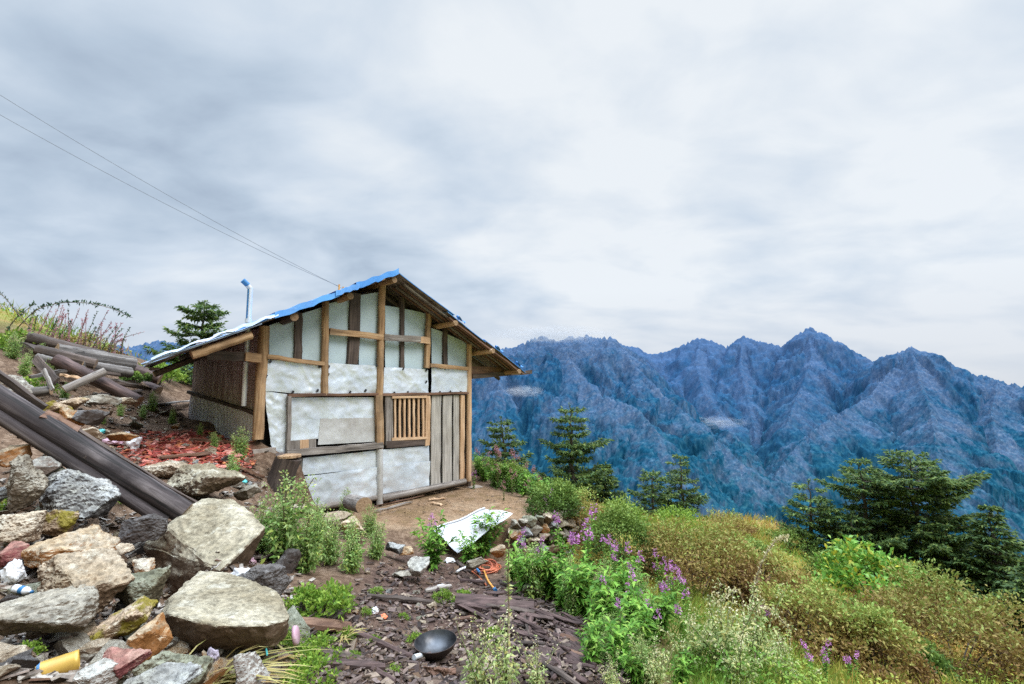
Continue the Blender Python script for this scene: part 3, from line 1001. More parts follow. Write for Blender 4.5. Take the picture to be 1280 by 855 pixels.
sl = bpy.data.lights.new('sun', 'SUN')
sl.energy = 2.9
sl.angle = math.radians(30)
sl.color = (1.0, .965, .91)
so = bpy.data.objects.new('sun', sl)
sv = Vector((math.sin(SUN_AZ) * math.cos(SUN_EL), math.cos(SUN_AZ) * math.cos(SUN_EL), math.sin(SUN_EL)))
so.rotation_euler = sv.to_track_quat('Z', 'Y').to_euler()
so.location = (0, 0, 30)
col.objects.link(so)
scene.view_settings.view_transform = 'Standard'
scene.view_settings.look = 'None'
scene.view_settings.exposure = 0
scene.view_settings.gamma = 1
# ------------------------------------------------------------------ the hut
random.seed(11)
hut = thing('wooden_hut', 'timber hut clad in white foil with a blue tin roof beside the yard', 'hut', HUT, HUT_ROT)


def L3(px, py, y=0.0):
    x, z = hp(px, py, y)
    return Vector((x, y, z))


def hpart(name, mb, mats, label=None, parent=None):
    return mb.build(name, mats, parent or hut, None, label)


def stick(name, A, B, wpx, mat, y=-.04, th=.06, jit=.006, n=6, label=None, parent=None):
    a, b = L3(A[0], A[1], y), L3(B[0], B[1], y)
    dep = hw(a.x, y, 0).y
    mb = MB().bar(a, b, wpx * dep / FPX, th, up=(0, 1, 0), jit=jit, n=n)
    return hpart(name, mb, mat, label, parent)


def pole(name, A, B, dpx, mat, y=-.05, rough=.05, label=None, taper=.9, n=12, seg=14):
    a, b = L3(A[0], A[1], y), L3(B[0], B[1], y)
    dep = hw(a.x, y, 0).y
    r = dpx * dep / FPX / 2
    pts = [a.lerp(b, i / n) + Vector((random.uniform(-1, 1), random.uniform(-1, 1), 0)) * r * .07 for i in range(n + 1)]
    mb = MB().tube(pts, [r * (1 + (taper - 1) * i / n) for i in range(n + 1)], seg, rough=rough, capmi=1)
    return hpart(name, mb, [mat, M['wood_cut']], label)


W = M
# --- main frame, front
pole('post', (322, 549), (331, 408), 13, W['wood_fresh'], y=-.02, label='peeled orange corner post')
pole('post', (405, 494), (407, 377), 9.5, W['wood_fresh'], y=-.05)
pole('post', (474, 500), (478, 346), 9.5, W['wood_fresh'], y=-.05, label='tall ridge post')
pole('post', (533, 460), (536, 388), 8, W['wood_fresh'], y=-.05)
pole('post', (585.5, 601), (586.5, 424), 7.5, W['wood_pale'], y=-.04, label='pale right corner post')
stick('plank_upright', (372, 449), (373, 391), 9, W['wood_dark'], y=-.02)
stick('plank_upright', (440, 455), (444, 366), 14, W['wood_dark'], y=-.02, jit=.012)
stick('plank_upright', (502, 461), (502, 372), 5, W['wood_dark'], y=-.02)
stick('plank_upright', (556, 457), (556, 407), 5.5, W['wood_dark'], y=-.02)
stick('crossbeam', (334, 445.5), (405, 455), 5.5, W['wood_fresh'], y=-.07)
stick('crossbeam', (412, 414), (483, 422), 8, W['wood_fresh'], y=-.09, th=.05)
stick('crossbeam', (480, 421.5), (525, 424), 8, W['wood_grey'], y=-.115, th=.05, label='grey middle crossbeam')
stick('crossbeam', (523, 424), (537, 426), 8, W['wood_pale'], y=-.095, th=.05)
stick('crossbeam', (537, 456.5), (585, 461), 5, W['wood_fresh'], y=-.075)
stick('crossbeam', (360, 494), (475, 493), 3.6, W['wood_brown'], y=-.075)
stick('crossbeam', (475, 493), (585, 491), 3.2, W['wood_brown'], y=-.078)
stick('overhanging_beam', (258, 444), (308, 446.5), 12, W['wood_dark'], y=-.06, label='old dark board held out under the left eave')
stick('overhanging_beam', (306, 446), (326, 447.5), 11, W['wood_fresh'], y=-.10)
stick('overhanging_beam', (588, 463), (626, 464), 10, W['wood_brown'], y=-.05)
stick('overhanging_beam', (590, 470.5), (664, 465), 5.5, W['wood_dark'], y=-.08)


# --- pale gable panels
def gable_z(x):
    """underside of the roof at the wall"""
    return None


def sheet(name, corners, mat, y=-.01, nu=12, nv=8, amp=.008, fsc=7, label=None, parent=None, fold=0.0, edge=.0):
    c = [L3(p[0], p[1], y) for p in corners]   # tl, tr, br, bl
    off = random.random() * 90

    def fn(u, v):
        p = (c[3].lerp(c[2], u)).lerp(c[0].lerp(c[1], u), v)
        P = np.array([[p.x * fsc, p.z * fsc, off]])
        q = float(fbm(P, 3, ridged=True)[0]) - .7
        ex, ez = float(perlin(P * 1.3 + 5)[0]), float(perlin(P * 1.1 + 11)[0])
        on = 1 if (u in (0, 1) or v in (0, 1)) else 0
        d = amp * q + fold * math.sin(v * 5 + u * 3 + off) * .5
        return Vector((p.x + ex * edge * on, y - abs(amp) - d, p.z + ez * edge * on))
    mb = MB().grid(fn, nu, nv)
    return hpart(name, mb, mat, label, parent)


UP = [[(336, 407), (368, 396), (368, 450), (336, 446)], [(377, 392), (403, 384), (403, 455), (377, 451)],
      [(410, 380), (437, 372), (435, 458), (410, 455)], [(450, 369), (474, 365), (473, 459), (448, 458)],
      [(481, 382), (500, 385), (500, 461), (481, 459)], [(505, 386), (533, 392), (532, 462), (505, 461)],
      [(539, 410), (553, 415), (553, 461), (539, 460)], [(559, 418), (584, 429), (584, 462), (559, 461)]]
for c in UP: sheet('gable_panel', c, W['panel'], y=.02, amp=.01, fsc=2.5)

# --- the row of foil sheets with their black rubber washers
FO = [([(330, 449), (403.5, 455), (403.5, 493), (330, 489)], [(338, 452), (371, 452), (400, 458), (333, 470), (366, 490), (397, 488)]),
      ([(410, 454), (475, 457), (476, 493.5), (409, 492)], [(411, 458), (471, 457), (410, 468), (438, 490), (457, 488), (473, 489)]),
      ([(480, 459), (534, 462), (535, 494), (478, 493)], [(504, 461), (533, 463), (493, 491), (510, 490), (531, 492), (533, 477)]),
      ([(539, 460), (588, 462), (588, 492.5), (538, 493)], [(556.5, 461), (576, 461), (586, 475), (550, 490), (563, 489.5), (576, 490)])]
for cs, ts in FO:
    f = sheet('foil_sheet', cs, W['foil'], y=-.035, nu=40, nv=24, amp=.013, fsc=3.5, edge=.012)
    for (tx, ty) in ts:
        a = L3(tx, ty, -.066)
        s = .016 * random.uniform(.85, 1.3)
        mb = MB().bar(a - Vector((s * .6, 0, s)), a + Vector((s * .6, 0, s)), s * 1.7, .012, up=(0, 1, 0), jit=.003)
        hpart('washer', mb, W['tack'], None, f)
sheet('foil_sheet', [(330, 489), (361, 493), (360, 592), (338, 556)], W['foil'], y=-.02, nu=20, nv=40, amp=.014, fsc=5, edge=.01, label='crumpled foil hanging beside the window board')
# window board: two white sheets in a rough frame
wf = stick('window_frame', (361.5, 495), (360, 566), 4, W['wood_grey'], y=-.085)
stick('window_frame', (473, 494), (474.5, 556), 9.5, W['wood_fresh'], y=-.085)
sheet('foil_sheet', [(364, 497), (468, 496.5), (468, 523), (363, 525)], W['foil'], y=-.03, nu=30, nv=12, amp=.01, fsc=4)
sheet('foil_sheet', [(363, 524), (401, 523.5), (401, 548), (362, 551)], W['foil'], y=-.034, nu=12, nv=12, amp=.007, fsc=4)
sheet('foil_sheet', [(400, 523), (468, 522), (468, 552), (397, 556)], W['foil_dirty'], y=-.038, nu=20, nv=12, amp=.006, fsc=4, label='stained foil patch')
for k, (a, b, mm) in enumerate((((362, 558), (375, 557), 'wood_grey'), ((375, 557), (386, 556), 'wood_pale'), ((386, 556), (395, 555), 'wood_grey'))):
    sheet('board_offcut', [(a[0], a[1] - 7), (b[0], b[1] - 7), (b[0], b[1] + 7), (a[0], a[1] + 7)], W[mm], y=-.045 - .002 * k, nu=2, nv=2, amp=.001)
stick('window_sill', (358, 567), (478, 556), 8, W['wood_grey'], y=-.10, th=.07, n=8)
sheet('board_offcut', [(359, 574), (378, 572), (377, 594), (359, 597)], W['wood_grey'], y=-.045, nu=2, nv=2, amp=.001)
# lower cladding
sheet('foil_sheet', [(378, 572.5), (472, 563), (472, 585), (377, 594)], W['foil'], y=-.05, nu=30, nv=10, amp=.009, fsc=4, edge=.006)
sheet('foil_sheet', [(357, 598), (473, 583.5), (473, 621), (386, 637)], W['foil'], y=-.065, nu=34, nv=16, amp=.014, fsc=4, edge=.01)
sheet('foil_sheet', [(478, 562), (536, 557), (536, 576.5), (478, 585)], W['foil'], y=-.05, nu=20, nv=10, amp=.009, fsc=4)
sheet('foil_sheet', [(478, 584.5), (537, 576), (536, 607), (478, 617)], W['foil'], y=-.066, nu=20, nv=12, amp=.012, fsc=4, edge=.006, label='creased lower foil right of the middle post')
pole('post', (474.5, 630), (474.5, 561), 8.5, W['foil_dirty'], y=-.08, rough=.03, label='middle post wrapped in foil', taper=1)
# barred window
stick('window_frame', (485, 495), (485.5, 556), 10, W['wood_grey'], y=-.06)
stick('window_frame', (534.5, 495), (533.5, 557), 7, W['wood_pale'], y=-.072)
win = stick('barred_window', (489, 497), (533, 496), 3, W['wood_pale'], y=-.075, n=2)
for i in range(7):
    x = 493.5 + i * 5.85
    stick('bar', (x, 497), (x + .3, 549.5), 2.9, W['wood_pale'], y=-.066, th=.03, jit=.003, parent=win)
stick('window_rail', (489, 549), (533, 547), 3.2, W['wood_pale'], y=-.079, n=2, parent=win)
stick('board_offcut', (482, 556), (533, 552), 8, W['wood_dark'], y=-.066, n=4)
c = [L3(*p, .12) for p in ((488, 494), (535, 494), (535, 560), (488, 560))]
hpart('window_dark_sheet', MB().add(c, [(0, 1, 2, 3)]), W['dark_in'])  # flat near-black sheet painted as the shade behind the bars
# plank door
door = stick('door', (545, 494.5), (544, 606), 14.6, W['wood_door'], y=-.045, th=.03, n=6)
stick('door_plank', (558.8, 494.5), (558.5, 604), 14.4, W['wood_door'], y=-.05, th=.03, parent=door)
stick('door_plank', (569.8, 494), (569.5, 602), 8.8, W['wood_door'], y=-.042, th=.03, parent=door)
stick('door_frame', (577.6, 494), (577, 601), 6.5, W['wood_pale'], y=-.06, th=.05)
# sill logs, foot block, added dark backing sheet that keeps daylight out
pole('sill_log', (382, 637), (474, 621), 8.5, W['wood_grey'], y=-.06)
pole('sill_log', (477, 623), (581, 601.5), 9, W['wood_grey'], y=-.09, label='long grey sill log below the door')
a = hw(4.0, -.06, 0)
hpart('footing_stone', MB().bar((3.93, -.1, -.02), (4.2, -.1, -.02), .22, .07, jit=.01, n=2), M['concrete'])
hpart('footing_stone', MB().bar((-.14, -.02, 1.03), (.16, -.02, 1.05), .26, .14, jit=.015, n=2), M['concrete'])
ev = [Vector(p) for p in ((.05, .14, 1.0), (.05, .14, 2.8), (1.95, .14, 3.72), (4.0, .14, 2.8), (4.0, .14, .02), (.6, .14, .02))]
hpart('dark_backing', MB().add(ev, [(0, 1, 2, 3, 4, 5)]), W['dark_in'])

# --- roof
YF, YB = -.5, 3.9
rf = L3(497, 343, YF); lf = L3(180, 455.5, YF); rr = L3(655, 464.5, YF)
lb = L3(187, 458.5, YB)
# back ridge a little lower than the front: the roof line sags away from us
rb = Vector((rf.x - .02, YB, rf.z))
for _ in range(60):
    q = pix(hw(rb.x, YB, rb.z))
    fy = 343 + (497 - q[0]) * (455.5 - 343) / (497 - 180)
    rb.z += (q[1] - (fy - 3.0)) * .006
rbr = Vector((rr.x, YB, rr.z - .12))
print('ROOF', rf, lf, rr, lb, rb, hw(*rb))


def roof_pt(side, u, v):
    """u: 0 ridge .. 1 eave, v: 0 front .. 1 back"""
    if side < 0: a, b, c_, d = rf, lf, rb, lb
    else: a, b, c_, d = rf, rr, rb, rbr
    return a.lerp(b, u).lerp(c_.lerp(d, u), v)


def roof_sheet(side, u0, u1, v0, v1, mats, lift, name='roof_sheet', label=None, parent=None, ragged=.02, thick=.012):
    nu = 7
    wlen = (YB - YF) * (v1 - v0)
    nv = max(6, int(wlen / .018))
    o1, o2 = random.random() * 9, random.random() * 9
    top, bot = [], []
    nrm = (roof_pt(side, 1, 0) - roof_pt(side, 0, 0)).cross(Vector((0, 1, 0))).normalized()
    if nrm.z < 0: nrm = -nrm
    for j in range(nv + 1):
        v = v0 + (v1 - v0) * j / nv
        for i in range(nu + 1):
            t = i / nu
            u = u0 + (u1 - u0) * t
            if i == nu: u += ragged * (.4 if side < 0 else 1) * math.sin(v * 23 + o1)
            p = roof_pt(side, u, v)
            yy = (YB - YF) * v
            h = (.006 if side < 0 else .011) * math.sin(yy * 2 * math.pi / .1) + lift + .012 * math.sin(t * 3 + o2) + .012 * math.sin(v * 9 + o1)
            top.append(p + nrm * (h + thick)); bot.append(p + nrm * h)
    mb = MB()
    fs = []
    for j in range(nv):
        for i in range(nu):
            a = j * (nu + 1) + i
            q = (a, a + 1, a + nu + 2, a + nu + 1)
            fs.append(q if side > 0 else q[::-1])
    n = len(top)
    mb.add(top, fs, 0, smooth=True)
    mb.add(bot, [f[::-1] for f in fs], 1, smooth=True)
    # rims
    rim = []
    for i in range(nu):
        rim.append((i, i + 1)); rim.append((nv * (nu + 1) + i + 1, nv * (nu + 1) + i))
    for j in range(nv):
        rim.append(((j + 1) * (nu + 1), j * (nu + 1))); rim.append((j * (nu + 1) + nu, (j + 1) * (nu + 1) + nu))
    mb.add(top + bot, [(a, b, b + n, a + n) for a, b in rim], 0)
    return hpart(name, mb, mats, label, parent)


cuts_u = [(0, .37), (.34, .66), (.63, 1.0)]
cuts_v = [(0, .2), (.19, .46), (.45, .73), (.72, 1.0)]
for iu, (u0, u1) in enumerate(cuts_u):
    for iv, (v0, v1) in enumerate(cuts_v):
        roof_sheet(-1, u0, u1, v0, v1, [W['roof_pale'] if iu == 2 else W['roof_blue'], W['roof_under']], .016 * (2 - iu) + .004 * (iv % 2),
                   label='faded pale blue eave sheet' if iu == 2 and iv == 0 else None)
        roof_sheet(1, u0, u1, v0, v1, [W['roof_blue'], W['roof_under']], .016 * (2 - iu) + .004 * (iv % 2))


def verge(u0, u1, drop, mat, out=.03, top=.03, label=None):
    """tin bent down over the front edge of the left slope"""
    nn = 14
    vs = []
    o = random.random() * 6
    for i in range(nn + 1):
        u = u0 + (u1 - u0) * i / nn
        p = roof_pt(-1, u, 0)
        w = .012 * math.sin(i * 1.3 + o)
        vs += [p + Vector((0, .30, (.05 if top > 0 else .03) + w)), p + Vector((0, -out, .07 + top + w)), p + Vector((0, -out - .012, -drop + w + random.uniform(-.008, .008)))]
    fs = []
    for i in range(nn):
        b = i * 3
        for k in (0, 1): fs.append((b + k, b + k + 1, b + k + 4, b + k + 3))
    return hpart('roof_flashing', MB().add(vs, fs), mat, label)


verge(.0, .23, .0, W['roof_blue'], label='bright blue flashing by the ridge')
verge(.215, .33, .0, W['roof_blue'], .045, .012)
verge(.31, .585, .015, W['roof_blue'], .03, .004)
verge(.57, .8, -.02, W['roof_pale'], .03, -.01)
verge(.72, .985, -.03, W['roof_pale'], .045, -.015, label='curled whitish eave flashing')
# torn scraps of blue tin caught along the right slope
for u in (.44, .76, .95):
    p = roof_pt(1, u, 0) + Vector((0, -.03, .06))
    hpart('tin_scrap', MB().grid(lambda a, b: p + Vector((a * .22 - .1, b * .05, .05 - a * .1 + .03 * math.sin(a * 7 + b * 3))), 5, 2), W['roof_blue'])


def round_beam(name, a, b, r, mat, n=10, label=None, rough=.06):
    pts = [a.lerp(b, i / n) + Vector((random.uniform(-1, 1), 0, random.uniform(-1, 1))) * r * .08 for i in range(n + 1)]
    return hpart(name, MB().tube(pts, r, 12, rough=rough, capmi=1), [mat, W['wood_cut']], label)


# purlins run front to back under the sheets
for side, u, r, m_, y0 in ((-1, .012, .05, 'wood_fresh', YF + .02), (-1, .235, .055, 'wood_fresh', YF + .1), (-1, .5, .06, 'wood_dark', YF + .02), (-1, .8, .05, 'wood_dark', YF + .25),
                           (1, .40, .05, 'wood_pale', YF - .02), (1, .70, .05, 'wood_pale', YF - .04), (1, .95, .05, 'wood_fresh', YF - .02)):
    a, b = roof_pt(side, u, 0), roof_pt(side, u, 1)
    a.z -= r + .03; b.z -= r + .03
    a.y = y0
    round_beam('purlin', a, b, r, W[m_])
# rafters up the slopes
for y, m_, r in ((.16, 'wood_dark', .04), (1.2, 'wood_dark', .045), (2.6, 'wood_dark', .045)):
    for side in (-1, 1):
        v = (y - YF) / (YB - YF)
        a, b = roof_pt(side, .03, v), roof_pt(side, .97 if side > 0 or y > .5 else .55, v)
        a.z -= .17; b.z -= .17
        round_beam('rafter', a, b, r, W[m_])
a, b = roof_pt(-1, .66, .02), roof_pt(-1, .86, .02)
round_beam('rafter', a - Vector((0, 0, .12)), b - Vector((0, 0, .10)), .055, W['wood_fresh'], label='short peeled log under the left eave')
# barge board and pale battens seen under the right eave
a, b = roof_pt(1, .36, 0), roof_pt(1, 1.0, 0)
hpart('barge_board', MB().bar(a + Vector((0, .06, -.05)), b + Vector((0, .06, -.05)), .09, .03, up=(.3, 0, 1), jit=.006, n=8), W['wood_brown'])
for yy, m_ in ((.10, 'wood_grey'), (.22, 'wood_brown'), (.34, 'wood_grey'), (.43, 'wood_brown')):
    v = yy / (YB - YF)
    a, b = roof_pt(1, .06, v), roof_pt(1, .97, v)
    hpart('batten', MB().bar(a - Vector((0, 0, .03)), b - Vector((0, 0, .03)), .05, .02, up=(.4, 0, 1), jit=.004, n=6), W[m_])
# eave boards of the left side
a, b = roof_pt(-1, .97, .03), roof_pt(-1, .97, .97)
hpart('eave_board', MB().bar(a - Vector((0, 0, .09)), b - Vector((0, 0, .09)), .1, .03, jit=.01, n=6), W['wood_dark'])

# --- side and back walls
def tin(name, corners, mat, label=None):
    c = [Vector(p) for p in corners]
    nu, nv = 90, 10
    d = (c[1] - c[0])
    nrm = d.cross(Vector((0, 0, 1))).normalized()

    def fn(u, v):
        p = c[3].lerp(c[2], u).lerp(c[0].lerp(c[1], u), v)
        k = math.sin(d.length * u * 2 * math.pi / .11) * .008 + .012 * math.sin(u * 7 + v * 4)
        return p + nrm * k
    return hpart(name, MB().grid(fn, nu, nv), mat, label)


YW = 3.7
def roof_z(x, y):
    u = (rf.x - x) / (rf.x - lf.x)
    return roof_pt(-1, u, (y - YF) / (YB - YF)).z
tin('side_wall_sheet', [(.03, YW, roof_z(0, YW) - .1), (.03, .06, roof_z(0, .06) - .1), (.03, .06, 1.56), (.03, YW, 1.86)], W['tin_side'], 'rusty brown upper side sheets')
tin('side_wall_sheet', [(.0, YW, 1.9), (.0, .06, 1.6), (.0, .06, .85), (.0, YW, 1.2)], W['tin_side_low'], 'pale streaked lower side sheets')
hpart('side_rail', MB().bar((-.035, .05, 1.585), (-.035, YW, 1.9), .05, .05, jit=.006, n=6), W['wood_dark'])
hpart('corner_lath', MB().bar((-.05, .09, .95), (-.05, .09, 2.75), .05, .03, up=(0, 1, 0), jit=.004, n=6), W['wood_fresh'])
hpart('side_wall_sheet', MB().add([Vector((.02, 3.7, -.1)), Vector((4.02, 3.7, -.1)), Vector((4.02, 3.7, 2.75)), Vector((2.0, 3.7, 3.45)), Vector((.02, 3.7, 2.4))], [(0, 1, 2, 3, 4)]), W['tin_side'], 'plain back wall')
hpart('side_wall_sheet', MB().add([Vector((4.04, -.02, -.1)), Vector((4.04, 3.7, -.1)), Vector((4.04, 3.7, 2.8)), Vector((4.04, -.02, 2.85))], [(0, 1, 2, 3)]), W['tin_side'], 'right side wall')

# --- stove pipe through the roof
cb = hw(0, 0, 0)
pth = []
cx, cy = -.17, .22
ztop = 0
for z in np.linspace(1.7, 4.6, 300):
    if pix(hw(cx, cy, z))[1] <= 360: ztop = z; break
pr = .035
el = L3(304, 351, cy) - Vector((cx, cy, ztop))
hpart('stove_pipe', MB().tube([(cx, cy, 1.7), (cx, cy, ztop)], pr, 16).tube([Vector((cx, cy, ztop - .02)), Vector((cx, cy, ztop)) + el * .55, Vector((cx, cy, ztop)) + el * 1.0], [pr, pr * 1.02, pr * 1.02], 16), W['galv'])
hpart('pipe_collar', MB().tube([(cx, cy, roof_z(cx, cy) + .03), (cx, cy, roof_z(cx, cy) + .09)], pr + .012, 16), W['galv'])
# blue back half of the pipe (the same coated tin as the roof)
st = []
for k in range(9):
    a = math.radians(145 + 85 * k / 8)
    st.append((math.cos(a), math.sin(a)))
# the coated strip faces along -x of the hut
vs = []
for z in (roof_z(cx, cy) + .09, ztop):
    vs += [Vector((cx + (pr + .003) * c_, cy + (pr + .003) * s_, z)) for c_, s_ in st]
hpart('pipe_strip', MB().add(vs, [(k, k + 1, k + 10, k + 9) for k in range(8)], smooth=True), W['pipe_blue'])
sid = el.normalized().cross(Vector((0, 1, 0))).normalized()
hpart('pipe_cap', MB().tube([Vector((cx, cy, ztop)) + el * .35, Vector((cx, cy, ztop)) + el * 1.08], pr + .004, 16), W['pipe_blue'])

# --- overhead cables from the hut roof to the upper left
for (p, q, lab) in (((429, 361), (-90, 62), 'upper of the two thin black cables running from the roof to the sky at left'),
                    ((424, 358), (-90, 92), 'lower of the two thin black cables running from the roof to the sky at left')):
    a = hw(*L3(p[0], p[1], -.35)); b = at(q[0], q[1], 5.2)
    pts = []
    for i in range(25):
        t = i / 24
        k = a.lerp(b, t); k.z -= .10 * 4 * t * (1 - t)
        pts.append(k)
    cb_ = thing('overhead_cable', lab, 'cable', a, 0)
    MB().tube(pts, .0026, 6).build('cable', M['wire'], cb_, cb_)
    MB().tube([a - Vector((0, 0, .09)), a + Vector((0, 0, .03))], .014, 8).build('tie', M['hose2'], cb_, cb_)
# ------------------------------------------------------------------ boulders and stones
def rock_mesh(name, pts, seed, rough=.05, cuts=2, bev=.035):
    """hull of rough corner points, chipped edges, weathered faces; pts are relative to the rock's base"""
    rs = np.random.RandomState(seed)
    bm = bmesh.new()
    for p in pts: bm.verts.new(p)
    r = bmesh.ops.convex_hull(bm, input=bm.verts)
    bmesh.ops.delete(bm, geom=list({g for g in r['geom_interior'] + r['geom_unused'] if isinstance(g, bmesh.types.BMVert)}), context='VERTS')
    P = np.array([v.co[:] for v in bm.verts])
    size = float(np.mean(P.max(0) - P.min(0)))
    bmesh.ops.dissolve_limit(bm, angle_limit=math.radians(9), verts=bm.verts, edges=bm.edges)
    bmesh.ops.bevel(bm, geom=list(bm.edges), offset=size * bev * .5, segments=1, affect='EDGES', profile=.6, clamp_overlap=True)
    bmesh.ops.triangulate(bm, faces=bm.faces)
    for k in range(cuts):
        long_ = [e for e in bm.edges if e.calc_length() > size * (.16, .08, .05, .035, .025)[min(k, 4)]]
        bmesh.ops.subdivide_edges(bm, edges=long_, cuts=1)
        bmesh.ops.triangulate(bm, faces=[f for f in bm.faces if len(f.verts) > 3])
    bm.normal_update()
    P = np.array([v.co[:] for v in bm.verts]); N = np.array([v.normal[:] for v in bm.verts])
    o = rs.uniform(-50, 50, 3)
    d = fbm(P / size * 2.2 + o, 3) * .8 + fbm(P / size * 6 + o, 3, ridged=True) * .4 - .25
    step = np.floor(fbm(P / size * np.array([1.5, 1.5, 5]) + o * 2, 2) * 3) * .25
    d = d + fbm(P / size * 15 + o, 4) * .34
    P = P + N * ((d + step) * size * rough)[:, None]
    for v, p in zip(bm.verts, P): v.co = p
    me = bpy.data.meshes.new(name)
    bm.to_mesh(me)
    bm.free()
    me.polygons.foreach_set('use_smooth', np.ones(len(me.polygons), bool))
    if hasattr(me, 'set_sharp_from_angle'): me.set_sharp_from_angle(angle=math.radians(28))
    return me


def hull_pts(rs, sx, sy, sz, n=14, boxy=.6):
    d = rnd_dirs(rs, n)
    d = d / (np.abs(d).max(1, keepdims=True) ** boxy)
    return d * np.array([sx, sy, sz]) * rs.uniform(.78, 1.05, (n, 1))


def put_mesh(name, me, mat, loc, label, cat, group=None, rot=None, cl=None):
    o = bpy.data.objects.new(name, me)
    if not me.materials: me.materials.append(mat)
    o.location = loc
    if rot: o.rotation_euler = rot
    col.objects.link(o)
    return tag(o, label, cat, group)


def rock(px, py, w, h, Y, kind, label, seed, tilt=0.0, dep=1.0, boxy=.6, cuts=3, rough=.05, n=14, group=None, name='boulder', flat=0.0):
    rs = np.random.RandomState(seed)
    c = at(px, py, Y)
    sx, sz = w / 2 / FPX * Y, h / 2 / FPX * Y
    sy = (sx + sz) / 2 * dep
    sz = math.sqrt(max(sz * sz - (sy * .38) ** 2, (sz * .55) ** 2))     # seen from above: part of the height is depth
    p = hull_pts(rs, sx, sy, sz, n, boxy)
    Rm = Euler((rs.uniform(-.2, .2) + flat, tilt, rs.uniform(-.5, .5))).to_matrix()
    p = np.array([Rm @ Vector(q) for q in p])
    return put_mesh(name, rock_mesh(name, p, seed, rough, cuts), ROCK[kind], c, label, 'boulder' if name == 'boulder' else 'stone', group)


def rock_px(pts, kind, label, seed, rough=.04, cuts=5, bev=.025):
    P = np.array([tuple(at(*p)) for p in pts])
    c = P.mean(0)
    return put_mesh('boulder', rock_mesh('boulder', P - c, seed, rough, cuts, bev), ROCK[kind], c, label, 'boulder')


# the two biggest blocks, corner by corner
rock_px([(206, 657, 4.12), (252, 622, 4.55), (292, 625, 4.62), (335, 657, 4.2), (274, 716, 3.72), (330, 668, 4.25),
         (177, 680, 4.12), (190, 712, 4.08), (214, 744, 4.0), (262, 738, 3.9), (305, 715, 4.15), (230, 735, 4.7), (290, 690, 4.9)],
        'pale', 'large pale cube-shaped boulder with a tilted top face, leaning below the log end', 3, .018)
rock_px([(195, 776, 2.95), (212, 745, 3.15), (250, 712, 3.5), (285, 716, 3.5), (300, 738, 3.4), (345, 738, 3.35), (366, 766, 3.08), (362, 774, 2.95), (330, 781, 2.8), (272, 783, 2.72), (212, 768, 2.8),
         (214, 794, 2.88), (245, 812, 2.86), (340, 812, 2.9), (361, 797, 3.05), (290, 805, 3.4)],
        'pale', 'largest boulder of the rubble, long and pale with a brown broken front face', 9, .022)
